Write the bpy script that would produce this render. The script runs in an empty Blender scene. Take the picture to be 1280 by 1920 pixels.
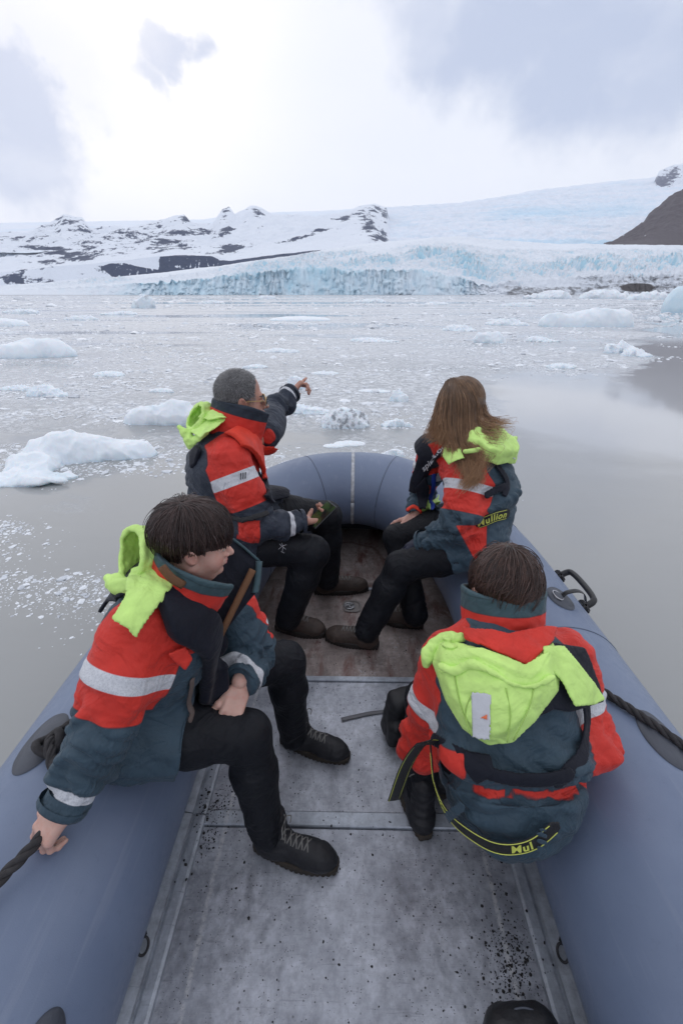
import bpy, math, random
import numpy as np
import openvdb as vdb
from mathutils import Vector, Matrix
R = math.radians
sc = bpy.context.scene
rng = np.random.default_rng(7)
# ------------------------------------------------------------------ camera
FPX = 853.0
TH = math.atan((960-551)/FPX)
HC = 1.60
YAW = R(1.0)
cam_d = bpy.data.cameras.new("camera")
cam = bpy.data.objects.new("camera", cam_d)
sc.collection.objects.link(cam)
cam.location = (0, 0, HC)
cam.rotation_euler = (math.pi/2-TH, 0, YAW)
cam_d.sensor_fit = 'VERTICAL'; cam_d.sensor_height = 36; cam_d.sensor_width = 24
cam_d.lens = 36*FPX/1920
cam_d.clip_start = 0.05; cam_d.clip_end = 20000
sc.camera = cam
# ------------------------------------------------------------------ view
sc.view_settings.view_transform = 'Standard'
sc.view_settings.look = 'None'
sc.view_settings.exposure = 0.14
sc.view_settings.gamma = 1.0
sc.cycles.max_bounces = 6
sc.cycles.volume_bounces = 1
sc.cycles.sample_clamp_indirect = 4
SUN_EL, SUN_AZ = R(32), R(-24)      # azimuth from +Y towards +X


def ray(px, py):
    x = (px-640)/FPX; y = -(py-960)/FPX
    c, s = math.cos(TH), math.sin(TH)
    fx, fy, fz = x, c+y*s, -s+y*c
    return (fx*math.cos(YAW)-fy*math.sin(YAW), fx*math.sin(YAW)+fy*math.cos(YAW), fz)


def PY(px, py, Y):
    r = ray(px, py); t = Y/r[1]
    return np.array((r[0]*t, Y, HC+r[2]*t))


def PZ(px, py, Z=0.0):
    r = ray(px, py); t = (Z-HC)/r[2]
    return np.array((r[0]*t, r[1]*t, Z))


# ------------------------------------------------------------------ node helpers
class NT:
    def __init__(s, tree):
        s.t = tree; s.n = tree.nodes; s.l = tree.links

    def new(s, typ, ins=None, **kw):
        nd = s.n.new(typ)
        for k, v in kw.items():
            setattr(nd, k, v)
        for k, v in (ins or {}).items():
            s.put(nd.inputs[k], v)
        return nd

    def put(s, inp, v):
        if hasattr(v, 'links') or isinstance(v, bpy.types.NodeSocket):
            s.l.new(v, inp)
        else:
            if isinstance(v, tuple) and len(v) == 3 and inp.type == 'RGBA':
                v = v+(1,)
            inp.default_value = v

    def m(s, op, a, b=0.0, c=None, clamp=False):
        nd = s.new('ShaderNodeMath', operation=op, use_clamp=clamp)
        s.put(nd.inputs[0], a); s.put(nd.inputs[1], b)
        if c is not None: s.put(nd.inputs[2], c)
        return nd.outputs[0]

    def mix(s, f, a, b, blend='MIX'):
        nd = s.new('ShaderNodeMix', data_type='RGBA', blend_type=blend)
        s.put(nd.inputs[0], f); s.put(nd.inputs[6], a); s.put(nd.inputs[7], b)
        return nd.outputs[2]

    def mr(s, v, a, b, c=0.0, d=1.0, smooth=False):
        nd = s.new('ShaderNodeMapRange', interpolation_type='SMOOTHSTEP' if smooth else 'LINEAR')
        for i, q in enumerate((v, a, b, c, d)): s.put(nd.inputs[i], q)
        return nd.outputs[0]

    def noise(s, vec, scale, detail=4, rough=.5, dist=0.0, typ='FBM'):
        nd = s.new('ShaderNodeTexNoise', noise_type=typ)
        nd.noise_dimensions = '3D'
        s.put(nd.inputs['Vector'], vec)
        nd.inputs['Scale'].default_value = scale
        nd.inputs['Detail'].default_value = detail
        nd.inputs['Roughness'].default_value = rough
        nd.inputs['Distortion'].default_value = dist
        return nd.outputs['Fac']

    def vor(s, vec, scale, feature='F1', out='Distance', rnd=1.0):
        nd = s.new('ShaderNodeTexVoronoi', feature=feature)
        s.put(nd.inputs['Vector'], vec); nd.inputs['Scale'].default_value = scale
        nd.inputs['Randomness'].default_value = rnd
        return nd.outputs[out]

    def mapping(s, vec, scale=(1, 1, 1), rot=(0, 0, 0), loc=(0, 0, 0)):
        nd = s.new('ShaderNodeMapping')
        s.put(nd.inputs[0], vec)
        nd.inputs['Location'].default_value = loc; nd.inputs['Rotation'].default_value = rot; nd.inputs['Scale'].default_value = scale
        return nd.outputs[0]

    def attr(s, name):
        return s.new('ShaderNodeAttribute', attribute_name=name).outputs['Fac']

    def bump(s, h, strength=.3, dist=.01, normal=None):
        nd = s.new('ShaderNodeBump'); nd.inputs['Strength'].default_value = strength
        nd.inputs['Distance'].default_value = dist
        s.put(nd.inputs['Height'], h)
        if normal is not None: s.put(nd.inputs['Normal'], normal)
        return nd.outputs[0]


def material(name):
    mt = bpy.data.materials.new(name); mt.use_nodes = True
    t = NT(mt.node_tree); t.n.clear()
    out = t.new('ShaderNodeOutputMaterial')
    bs = t.new('ShaderNodeBsdfPrincipled')
    t.l.new(bs.outputs[0], out.inputs[0])
    t.bs = bs; t.out = out; t.mat = mt
    t.pos = t.new('ShaderNodeNewGeometry').outputs['Position']
    return t


def simple(name, col, rough=.5, metal=0.0, bump=0.0, bscale=60, var=.12, vscale=12, spec=.5):
    t = material(name)
    n1 = t.noise(t.pos, vscale, 5, .6)
    f = t.mr(n1, .3, .7, 1-var, 1+var)
    c = t.new('ShaderNodeVectorMath', operation='SCALE')
    t.put(c.inputs[0], col); t.put(c.inputs['Scale'], f)
    t.put(t.bs.inputs['Base Color'], c.outputs[0])
    t.bs.inputs['Roughness'].default_value = rough
    t.bs.inputs['Metallic'].default_value = metal
    t.bs.inputs['Specular IOR Level'].default_value = spec
    if bump:
        t.put(t.bs.inputs['Normal'], t.bump(t.noise(t.pos, bscale, 4, .6), bump, .004))
    return t.mat


# ------------------------------------------------------------------ world + sun
world = bpy.data.worlds.new("World"); sc.world = world; world.use_nodes = True
w = NT(world.node_tree); w.n.clear()
wo = w.new('ShaderNodeOutputWorld')
sky = w.new('ShaderNodeTexSky', sky_type='NISHITA', sun_disc=False, sun_elevation=SUN_EL, sun_rotation=SUN_AZ, dust_density=3.0, ozone_density=2.0)
gen = w.new('ShaderNodeTexCoord').outputs['Generated']
sep = w.new('ShaderNodeSeparateXYZ'); w.put(sep.inputs[0], gen)
def dirv(px, py):
    v = Vector(ray(px, py)); v.normalize(); return v
def blob(px, py, inner, outer, warp):
    dt = w.new('ShaderNodeVectorMath', operation='DISTANCE')
    w.put(dt.inputs[0], warp); dt.inputs[1].default_value = dirv(px, py)
    return w.mr(dt.outputs['Value'], outer, inner, 0, 1, True)
wn = w.new('ShaderNodeTexNoise'); w.put(wn.inputs['Vector'], gen); wn.inputs['Scale'].default_value = 7.0; wn.inputs['Detail'].default_value = 7; wn.inputs['Roughness'].default_value = .55
wv = w.new('ShaderNodeVectorMath', operation='MULTIPLY_ADD')
w.put(wv.inputs[0], wn.outputs['Color']); wv.inputs[1].default_value = (.25,)*3; w.put(wv.inputs[2], gen)
off = w.new('ShaderNodeVectorMath', operation='SUBTRACT'); w.put(off.inputs[0], wv.outputs[0]); off.inputs[1].default_value = (.125,)*3
warp = off.outputs[0]
# grey-blue cloud masses
cm = 0.0
for (px, py, i, o, a) in ((-10, 205, .08, .15, 1.0), (105, 185, .02, .085, .95), (15, 290, .02, .12, .6), (180, 190, .0, .05, .5), (330, 105, .018, .050, .85), (300, 150, .008, .045, .75), (318, 200, .0, .04, .4), (80, 10, .04, .20, .4),
                          (820, 55, .02, .10, .75), (940, 40, .05, .15, .9), (1110, 50, .06, .18, .95), (1260, 50, .06, .18, .85), (1090, 150, .01, .11, .5), (1250, 180, .0, .14, .35), (755, 60, .0, .06, .5)):
    b = w.m('MULTIPLY', blob(px, py, i, o, warp), a)
    cm = b if isinstance(cm, float) else w.m('MAXIMUM', cm, b)
n2 = w.noise(w.mapping(gen, (1, 1, 2.0)), 4.5, 8, .55)
cm = w.m('MULTIPLY', cm, w.mr(n2, .3, .5, .75, 1.1), clamp=True)
hz = w.mr(sep.outputs[2], .0, .2, 1, 0, True)
base = w.mix(hz, (.86, .88, .955), (.745, .78, .90))
base = w.mix(blob(250, 90, .02, .3, gen), base, (1.02, 1.0, .985))
# broad thin variation
base = w.mix(w.mr(n2, .4, .7, 0, .18), base, (.70, .76, .89))
# overhead and behind the camera the cover is thicker
up = w.mr(sep.outputs[2], .55, 1.0, 0, .35, True)
base = w.mix(up, base, (.62, .68, .84))
bk = w.mr(sep.outputs[1], .1, -.6, 0, .38, True)
base = w.mix(bk, base, (.52, .57, .70))
col = w.mix(cm, base, (.50, .565, .73))
skm = w.new('ShaderNodeVectorMath', operation='SCALE'); w.put(skm.inputs[0], sky.outputs[0]); skm.inputs['Scale'].default_value = .1
col = w.mix(.93, skm.outputs[0], col)
bg = w.new('ShaderNodeBackground'); w.put(bg.inputs[0], col); bg.inputs[1].default_value = 1.0
w.l.new(bg.outputs[0], wo.inputs[0])
sun_d = bpy.data.lights.new("sun", 'SUN'); sun_d.energy = .5; sun_d.angle = R(179); sun_d.color = (1, .97, .93)
sun = bpy.data.objects.new("sun", sun_d); sc.collection.objects.link(sun)
sd = Vector((math.sin(SUN_AZ)*math.cos(SUN_EL), math.cos(SUN_AZ)*math.cos(SUN_EL), math.sin(SUN_EL)))
sun.rotation_euler = (-sd).to_track_quat('-Z', 'Y').to_euler()


# ------------------------------------------------------------------ mesh helpers
def mk(name, verts, faces, mat=None, parent=None, smooth=True, attrs=None, label=None, cat=None, group=None, kind=None):
    me = bpy.data.meshes.new(name)
    verts = np.asarray(verts, dtype=np.float32)
    if isinstance(faces, np.ndarray) and faces.ndim == 2:
        nf, k = faces.shape
        me.vertices.add(len(verts)); me.vertices.foreach_set('co', verts.ravel())
        me.loops.add(nf*k); me.loops.foreach_set('vertex_index', faces.astype(np.int32).ravel())
        me.polygons.add(nf); me.polygons.foreach_set('loop_start', np.arange(0, nf*k, k, dtype=np.int32))
        me.update(calc_edges=True)
    else:
        me.from_pydata([tuple(map(float, v)) for v in verts], [], [tuple(int(i) for i in f) for f in faces])
    me.validate()
    if attrs is None and mat is not None and not isinstance(mat, (list, tuple)) and '_cloth' in mat.name:
        z = np.zeros(len(me.vertices)); attrs = dict(red=z-1, white=z-1, dark=z-1, seam=z+1)
    me.polygons.foreach_set('use_smooth', [smooth]*len(me.polygons))
    for k, v in (attrs or {}).items():
        a = me.attributes.new(k, 'FLOAT', 'POINT'); a.data.foreach_set('value', np.asarray(v, dtype=np.float32))
    if mat is not None:
        for q in (mat if isinstance(mat, (list, tuple)) else [mat]): me.materials.append(q)
    o = bpy.data.objects.new(name, me); sc.collection.objects.link(o)
    if parent is not None: o.parent = parent
    return tag(o, label, cat, group, kind)


def tag(o, label=None, cat=None, group=None, kind=None):
    if label: o['label'] = label
    if cat: o['category'] = cat
    if group: o['group'] = group
    if kind: o['kind'] = kind
    return o


def empty(name, loc=(0, 0, 0), **kw):
    o = bpy.data.objects.new(name, None); sc.collection.objects.link(o); o.location = loc
    return tag(o, **kw)


def grid_faces(nr, nc, wrap=False):
    i = np.arange(nr-1)[:, None]; j = np.arange(nc if wrap else nc-1)[None]
    j2 = (j+1) % nc
    return np.stack([i*nc+j, i*nc+j2, (i+1)*nc+j2, (i+1)*nc+j], -1).reshape(-1, 4)


class MB:
    """collects verts and faces of one mesh"""
    def __init__(s): s.v = []; s.f = []; s.n = 0
    def add(s, v, f):
        v = np.asarray(v, float).reshape(-1, 3)
        s.v.append(v); s.f += [tuple(int(q)+s.n for q in x) for x in f]; s.n += len(v)
        return s
    def box(s, c, size, rot=None, bev=0.0):
        hx, hy, hz_ = np.array(size)/2
        if bev > 0:
            b = min(bev, hx*.9, hy*.9, hz_*.9); v = []
            for sx in (-1, 1):
                for sy in (-1, 1):
                    for sz in (-1, 1):
                        v += [(sx*(hx-b), sy*(hy-b), sz*hz_), (sx*(hx-b), sy*hy, sz*(hz_-b)), (sx*hx, sy*(hy-b), sz*(hz_-b))]
            v = np.array(v)
            from itertools import product
            def ix(sx, sy, sz, k): return (((sx > 0)*2+(sy > 0))*2+(sz > 0))*3+k
            f = []
            for sg in (-1, 1):
                f.append([ix(-1, -1, sg, 0), ix(1, -1, sg, 0), ix(1, 1, sg, 0), ix(-1, 1, sg, 0)][::sg])
                f.append([ix(-1, sg, -1, 1), ix(-1, sg, 1, 1), ix(1, sg, 1, 1), ix(1, sg, -1, 1)][::sg])
                f.append([ix(sg, -1, -1, 2), ix(sg, 1, -1, 2), ix(sg, 1, 1, 2), ix(sg, -1, 1, 2)][::sg])
            for a, b_ in product((-1, 1), (-1, 1)):
                f.append([ix(-1, a, b_, 0), ix(1, a, b_, 0), ix(1, a, b_, 1), ix(-1, a, b_, 1)])
                f.append([ix(a, -1, b_, 0), ix(a, 1, b_, 0), ix(a, 1, b_, 2), ix(a, -1, b_, 2)])
                f.append([ix(a, b_, -1, 1), ix(a, b_, 1, 1), ix(a, b_, 1, 2), ix(a, b_, -1, 2)])
            for sx, sy, sz in product((-1, 1), repeat=3):
                f.append([ix(sx, sy, sz, 0), ix(sx, sy, sz, 1), ix(sx, sy, sz, 2)])
        else:
            v = np.array([(x*hx, y*hy, z*hz_) for x in (-1, 1) for y in (-1, 1) for z in (-1, 1)])
            f = [(0, 1, 3, 2), (4, 6, 7, 5), (0, 4, 5, 1), (2, 3, 7, 6), (0, 2, 6, 4), (1, 5, 7, 3)]
        if rot is not None: v = v @ np.array(rot.to_3x3() if hasattr(rot, 'to_3x3') else rot).T
        return s.add(v+np.array(c), f)
    def tube(s, pts, r, n=10, side=None, ry=None, caps=True, closed=False):
        """sweep along pts; r and ry scalars or lists (ry thickness across side vector)"""
        pts = np.asarray(pts, float); m = len(pts)
        r = np.broadcast_to(r, (m,)); ry_ = r if ry is None else np.broadcast_to(ry, (m,))
        if closed: T = np.roll(pts, -1, 0)-np.roll(pts, 1, 0)
        else: T = np.gradient(pts, axis=0)
        T /= np.linalg.norm(T, axis=1)[:, None]+1e-12
        U = []; u = np.array(side if side is not None else (0, 0, 1.0)) if side is None or np.ndim(side) == 1 else None
        for i in range(m):
            if side is not None and np.ndim(side) == 2: u = np.asarray(side[i], float)
            q = u-T[i]*np.dot(u, T[i])
            if np.linalg.norm(q) < 1e-3: q = np.cross(T[i], (1, .3, .2))
            q /= np.linalg.norm(q); U.append(q)
            if side is None: u = q
        U = np.array(U); W = np.cross(T, U)
        a = np.linspace(0, 2*np.pi, n, endpoint=False)
        v = pts[:, None]+U[:, None]*(np.cos(a)[None, :, None]*r[:, None, None])+W[:, None]*(np.sin(a)[None, :, None]*ry_[:, None, None])
        f = grid_faces(m, n, True).tolist()
        if closed: f += [((m-1)*n+j, (m-1)*n+(j+1) % n, (j+1) % n, j) for j in range(n)]
        elif caps: f += [tuple(range(n))[::-1], tuple((m-1)*n+j for j in range(n))]
        return s.add(v.reshape(-1, 3), f)
    def prism(s, poly, z0, z1, fr=None):
        """poly 2d outline extruded z0..z1 in frame fr (4x4 Matrix)"""
        n = len(poly); v = np.array([(x, y, z0) for x, y in poly]+[(x, y, z1) for x, y in poly])
        f = [tuple(range(n))[::-1], tuple(range(n, 2*n))]+[(i, (i+1) % n, n+(i+1) % n, n+i) for i in range(n)]
        if fr is not None:
            M_ = np.array(fr); v = v @ M_[:3, :3].T+M_[:3, 3]
        return s.add(v, f)
    def build(s, name, mat, parent=None, smooth=True, **kw):
        return mk(name, np.concatenate(s.v), s.f, mat, parent, smooth, **kw)


def spline(pts, n):
    """Catmull-Rom through pts"""
    p = np.asarray(pts, float); p = np.vstack([2*p[0]-p[1], p, 2*p[-1]-p[-2]])
    m = len(p)-3; t = np.linspace(0, m-1e-6, n); i = t.astype(int); u = (t-i)[:, None]
    a, b, c, d = p[i], p[i+1], p[i+2], p[i+3]
    return .5*((2*b)+(c-a)*u+(2*a-5*b+4*c-d)*u**2+(3*b-a-3*c+d)*u**3)


# ------------------------------------------------------------------ noise
_perm = rng.permutation(256); _perm = np.concatenate([_perm]*3)
_grad = rng.normal(size=(256, 3)); _grad /= np.linalg.norm(_grad, axis=1)[:, None]
def perlin(P):
    P = np.asarray(P, float); i = np.floor(P).astype(int); f = P-i; u = f*f*f*(f*(f*6-15)+10); i &= 255
    r = 0
    for dx in (0, 1):
        for dy in (0, 1):
            for dz in (0, 1):
                g = _grad[_perm[_perm[_perm[(i[..., 0]+dx) & 255]+((i[..., 1]+dy) & 255)]+((i[..., 2]+dz) & 255)]]
                d = (g*(f-(dx, dy, dz))).sum(-1)
                wt = (u[..., 0] if dx else 1-u[..., 0])*(u[..., 1] if dy else 1-u[..., 1])*(u[..., 2] if dz else 1-u[..., 2])
                r = r+wt*d
    return r*1.6
def fbm(P, o=4, g=.5, l=2.03):
    P = np.asarray(P, float); a = 1; r = 0
    for k in range(o): r = r+a*perlin(P+k*17.3); P = P*l; a *= g
    return r
def ridged(P, o=4, g=.5, l=2.03):
    P = np.asarray(P, float); a = 1; r = 0
    for k in range(o): r = r+a*(1-2*np.abs(perlin(P+k*11.7))); P = P*l; a *= g
    return r
def sstep(x, a, b):
    t = np.clip((x-a)/(b-a), 0, 1); return t*t*(3-2*t)


# ------------------------------------------------------------------ SDF toolkit
def V(*a): return np.array(a, float)
def unit(v): v = np.asarray(v, float); return v/np.linalg.norm(v)
def s_ell(P, c, r, M=None):
    q = P-np.asarray(c)
    if M is not None: q = q @ M          # columns of M are the local axes
    r = np.asarray(r, float); k0 = np.linalg.norm(q/r, axis=-1); k1 = np.linalg.norm(q/(r*r), axis=-1)+1e-9
    return k0*(k0-1)/k1
def s_cone(P, a, b, ra, rb):
    a = np.asarray(a, float); b = np.asarray(b, float); ba = b-a
    h = np.clip(((P-a)@ba)/(ba@ba), 0, 1)
    return np.linalg.norm(P-a-h[..., None]*ba, axis=-1)-(ra+(rb-ra)*h)
def s_chain(P, pts, rad, k=.0):
    d = None
    for i in range(len(pts)-1):
        e = s_cone(P, pts[i], pts[i+1], rad[i], rad[i+1])
        d = e if d is None else (smin(d, e, k) if k else np.minimum(d, e))
    return d
def s_etube(P, a, b, ra, rb, sx):
    """tapered capsule of elliptic section; ra, rb = (across side sx, other)"""
    a = np.asarray(a, float); b = np.asarray(b, float); ba = b-a; L = np.linalg.norm(ba); ax = ba/L
    u = unit(np.asarray(sx, float)-ax*np.dot(sx, ax)); v = np.cross(ax, u)
    h = np.clip(((P-a)@ax)/L, 0, 1); q = P-a-h[..., None]*ba
    rx = ra[0]+(rb[0]-ra[0])*h; ry = ra[1]+(rb[1]-ra[1])*h; rz = np.minimum(rx, ry)
    x = q@u; y = q@v; z = q@ax
    k0 = np.sqrt((x/rx)**2+(y/ry)**2+(z/rz)**2); k1 = np.sqrt((x/rx**2)**2+(y/ry**2)**2+(z/rz**2)**2)+1e-9
    return k0*(k0-1)/k1
def s_box(P, c, h, M=None, r=.01):
    q = P-np.asarray(c)
    if M is not None: q = q @ M
    q = np.abs(q)-(np.asarray(h)-r)
    return np.linalg.norm(np.maximum(q, 0), axis=-1)+np.minimum(q.max(-1), 0)-r
def smin(a, b, k=.02):
    h = np.maximum(k-np.abs(a-b), 0)/k; return np.minimum(a, b)-h*h*k*.25
def smax(a, b, k=.02): return -smin(-a, -b, k)
def s_plane(P, c, n): return (P-np.asarray(c))@unit(n)
def mesh_sdf(fn, lo, hi, vox):
    lo = np.asarray(lo, float); hi = np.asarray(hi, float); C = 4
    nc = np.ceil((hi-lo)/(vox*C)).astype(int)+1
    g = np.stack(np.meshgrid(*[np.arange(n) for n in nc], indexing='ij'), -1)
    ctr = lo+(g+.5)*vox*C-.5*vox
    dc = fn(ctr.reshape(-1, 3)).reshape(nc)
    A = np.repeat(np.repeat(np.repeat(dc, C, 0), C, 1), C, 2).astype(np.float32)
    near = np.argwhere(np.abs(dc) < vox*C*1.35)
    if len(near):
        o = np.stack(np.meshgrid(*[np.arange(C)]*3, indexing='ij'), -1).reshape(-1, 3)
        for s0 in range(0, len(near), 6000):
            idx = (near[s0:s0+6000, None]*C+o[None]).reshape(-1, 3)
            A[idx[:, 0], idx[:, 1], idx[:, 2]] = fn(lo+idx*vox)
    A = np.clip(A, -3*vox, 3*vox)
    A[0] = A[-1] = 3*vox; A[:, 0] = A[:, -1] = 3*vox; A[:, :, 0] = A[:, :, -1] = 3*vox
    gr = vdb.FloatGrid(); gr.background = 3*vox; gr.copyFromArray(A)
    p, q = gr.convertToQuads(isovalue=0.0)
    return p.astype(np.float64)*vox+lo, q[:, ::-1].astype(np.int64)
def vnormals(v, f):
    n = np.zeros_like(v); a = v[f[:, 2]]-v[f[:, 0]]; b = v[f[:, 3]]-v[f[:, 1]]; fn = np.cross(a, b)
    for k in range(4): np.add.at(n, f[:, k], fn)
    return n/(np.linalg.norm(n, axis=1)[:, None]+1e-12)
def frame(z, x):
    """3x3 with columns x,y,z"""
    z = unit(z); x = np.asarray(x, float); x = unit(x-z*np.dot(x, z)); return np.stack([x, np.cross(z, x), z], 1)
# ================================================================== SETTING
WZ = -0.05   # water level
def ktab(px, tab):
    xs = np.array([t[0] for t in tab], float); ys = np.array([t[1] for t in tab], float)
    return np.interp(px, xs, ys)
def ray_slopes(px, py):
    """X/Y and Z/Y of the ray through a pixel (arrays)"""
    x = (px-640)/FPX; y = -(py-960)/FPX; c, s = math.cos(TH), math.sin(TH)
    fy = c+y*s; fz = -s+y*c
    X = x*math.cos(YAW)-fy*math.sin(YAW); Yv = x*math.sin(YAW)+fy*math.cos(YAW)
    return X/Yv, fz/Yv
PXC = np.linspace(-420, 1700, 1300)
def terrain(name, rows, nrow, mat, disp, label_kind='structure', attr=None, pxs=PXC, rowpow=None):
    """rows: [(Y, table px->py)], surface through those elevations; disp(px, f, X, Y, Z) adds metres"""
    Ys = np.array([r[0] for r in rows], float)
    tt = np.concatenate([np.linspace(i, i+1, n, endpoint=False) for i, n in enumerate(nrow)]+[[len(rows)-1]])
    Yr = np.interp(tt, np.arange(len(rows)), Ys)
    el = np.stack([HC+ray_slopes(pxs, ktab(pxs, r[1]) if isinstance(r[1], list) else np.full_like(pxs, r[1]))[1]*r[0] for r in rows])
    kr = np.stack([ray_slopes(pxs, ktab(pxs, r[1]) if isinstance(r[1], list) else np.full_like(pxs, float(r[1])))[0] for r in rows])
    i = np.clip(tt.astype(int), 0, len(rows)-2); f = (tt-i)[:, None]
    Z = el[i]*(1-f)+el[i+1]*f
    k = kr[i]*(1-f)+kr[i+1]*f; Yg = np.repeat(Yr[:, None], len(pxs), 1); X = Yg*k
    PX = np.repeat(pxs[None], len(tt), 0); T = np.repeat(tt[:, None], len(pxs), 1)
    dZ, dY = disp(PX, T, X, Yg, Z)
    Yg = Yg+dY; X = Yg*k; Z = Z+dZ
    P = np.stack([X, Yg, Z], -1)
    a = attr(PX, T, P) if attr else None
    if a: a = {q: w_.ravel() for q, w_ in a.items()}
    return mk(name, P.reshape(-1, 3), grid_faces(len(tt), len(pxs)), mat, attrs=a, kind=label_kind)


def px_of(P):
    """pixel row/col of world points, used only to shape features of far terrain"""
    d = P-np.array((0, 0, HC)); x = d[..., 0]*math.cos(YAW)+d[..., 1]*math.sin(YAW); y = -d[..., 0]*math.sin(YAW)+d[..., 1]*math.cos(YAW)
    c, s = math.cos(TH), math.sin(TH); zc = y*c-d[..., 2]*s; up = y*s+d[..., 2]*c
    return 640+FPX*x/zc, 960-FPX*up/zc


# --- materials
def ice_mat(name, blue=(.50, .74, .85), white=(.80, .84, .89), dirt=(.16, .16, .17)):
    t = material(name)
    n = t.noise(t.mapping(t.pos, (1, 1, .35)), .06, 9, .68)
    b = t.m('ADD', t.attr('blue'), t.m('MULTIPLY', t.m('SUBTRACT', n, .5), .9))
    c = t.mix(t.mr(b, .12, .75, 0, 1), white, blue)
    n2 = t.noise(t.mapping(t.pos, (1, 1, 2.5)), .11, 10, .72)
    dm = t.m('ADD', t.attr('dirt'), t.m('MULTIPLY', t.m('SUBTRACT', n2, .5), 1.9))
    c = t.mix(t.mr(dm, .45, .72, 0, .95), c, dirt)
    c = t.mix(t.mr(t.attr('rock'), .45, .6, 0, 1), c, (.065, .055, .052))
    t.put(t.bs.inputs['Base Color'], c); t.bs.inputs['Roughness'].default_value = .6
    t.put(t.bs.inputs['Normal'], t.bump(t.noise(t.pos, .25, 6, .7), .5, 3))
    return t.mat
def snowrock_mat(name, rock=(.018, .028, .062), snow=(.80, .84, .90), bump=8, ns=.02):
    t = material(name)
    n = t.noise(t.mapping(t.pos, (1, .6, 2.2)), ns, 12, .75)
    r = t.m('ADD', t.attr('rock'), t.m('MULTIPLY', t.m('SUBTRACT', n, .5), 4.2))
    m_ = t.mr(r, .44, .56, 0, 1)
    n3 = t.noise(t.pos, ns*4, 8, .7)
    rc = t.mix(n3, rock, tuple(q*1.9 for q in rock))
    t.put(t.bs.inputs['Base Color'], t.mix(m_, snow, rc)); t.bs.inputs['Roughness'].default_value = .8
    t.put(t.bs.inputs['Normal'], t.bump(t.noise(t.pos, ns*3, 8, .7), .6, bump))
    return t.mat
ICE = ice_mat('glacier_ice'); SNOWROCK = snowrock_mat('snow_and_rock')

# --- glacier tongue
cliff = [(-420, 546), (0, 545), (150, 541), (250, 534), (400, 527), (480, 519), (560, 508), (640, 514), (700, 512), (780, 511), (860, 524), (920, 543), (960, 538), (1050, 530), (1100, 520), (1180, 524), (1280, 524), (1700, 524)]
crest = [(-420, 540), (0, 536), (120, 528), (200, 522), (300, 512), (400, 500), (520, 484), (620, 468), (680, 458), (760, 450), (860, 444), (950, 452), (1050, 458), (1280, 460), (1700, 460)]
def g_disp(PX, T, X, Y, Z):
    f1 = sstep(T, .0, .5)                       # cliff face
    p = np.stack([X/9, Y/60, T*.9+.5*perlin(np.stack([X/30, T*3, X*0], -1))], -1)
    jag = ridged(np.stack([X/7, X*0+4, T*1.5], -1), 3, .6)
    flute = ridged(p, 4, .55)*sstep(PX, 80, 420)*(1-.6*sstep(PX, 840, 960))
    dY = np.where(T < 1, flute*7*(.5+.9*sstep(perlin(np.stack([X/70, X*0, X*0+2], -1)), -.4, .5)), flute*5*np.exp(-(T-1)*8))-6*fbm(np.stack([X/90, X*0, X*0+3], -1), 3)*1.0
    q = np.stack([X/22, Y/16, X*0], -1); q[..., 0] += .6*perlin(np.stack([X/50, Y/50, X*0+9], -1))
    ser = ridged(q, 5, .62)
    big = fbm(np.stack([X/120, Y/90, X*0+5], -1), 3)
    amp = np.where(T < 1, f1*.5, 1.0)*(1.6+2.0*sstep(PX, 350, 560))*(.45+.8*sstep(big, -.5, .6))
    dZ = (ser-.5)*amp*(1+1.6*sstep(T, 1.05, 1.5))*sstep(T, .2, 1)+big*3*sstep(T, .9, 1.6)
    dZ = dZ*(1-.55*sstep(-PX, -250, 50))
    dZ = dZ+(jag-.6)*3.2*np.exp(-((T-1)/.12)**2)*sstep(PX, 150, 350)*(1-.5*sstep(PX, 700, 900))*(T > .3)
    dZ = np.where(T > 2, dZ*np.exp(-(T-2)*2), dZ)
    return dZ, dY
def g_attr(PX, T, P):
    Z = P[..., 2]; gy = np.abs(np.gradient(Z, axis=0))/(np.abs(np.gradient(P[..., 1], axis=0))+.4)
    gx = np.abs(np.gradient(Z, axis=1))/(np.abs(np.gradient(P[..., 0], axis=1))+.3)
    X, Y = P[..., 0], P[..., 1]
    ser = ridged(np.stack([X/22, Y/16, X*0], -1), 5, .62)
    py_ = px_of(P)[1]
    fr = np.exp(-((PX-590)/110)**2)*.15*(T < 1.25)
    blue = .06+.30*(T < 1.1)*sstep(PX, 150, 350)*(1-sstep(PX, 850, 950))+.75*sstep(gx, .3, 1.6)+.3*sstep(gy, .5, 2)*(T > 1)+fr+.25*sstep(-ser, -.1, .9)-.25*sstep(PX, 900, 1000)*(T < 1.4)
    blue = blue+.15*np.exp(-((PX-300)/160)**2)*(T < 1.3)
    mo = sstep(PX, 905, 965)*sstep(py_, 526+8*np.sin(PX*.02), 540)
    mo2 = sstep(PX, 1050, 1110)*sstep(py_, 503, 522)*.8
    mo3 = np.exp(-((PX-790)/75)**2)*(T < .4)*.5
    dirt = np.maximum(np.maximum(mo*.62, mo2*.62), mo3*.6)
    px, py = px_of(P)
    rock = np.exp(-((px-1195+6*perlin(np.stack([py/5, px/30, px*0], -1)))/34)**4-((py-539)/9)**2)*1.1*(T < 1.3)
    return dict(blue=blue, dirt=dirt, rock=rock)
cl0 = [(q[0], 553) for q in cliff]
terrain('glacier', [(640, cl0), (655, cliff), (760, [(a, b*.62+c*.38) for (a, b), c in zip(cliff, np.interp([q[0] for q in cliff], [q[0] for q in crest], [q[1] for q in crest]))]), (1150, crest), (1500, [(a, b+9) for a, b in crest])], [26, 90, 170, 10], ICE, g_disp, attr=g_attr)

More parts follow.
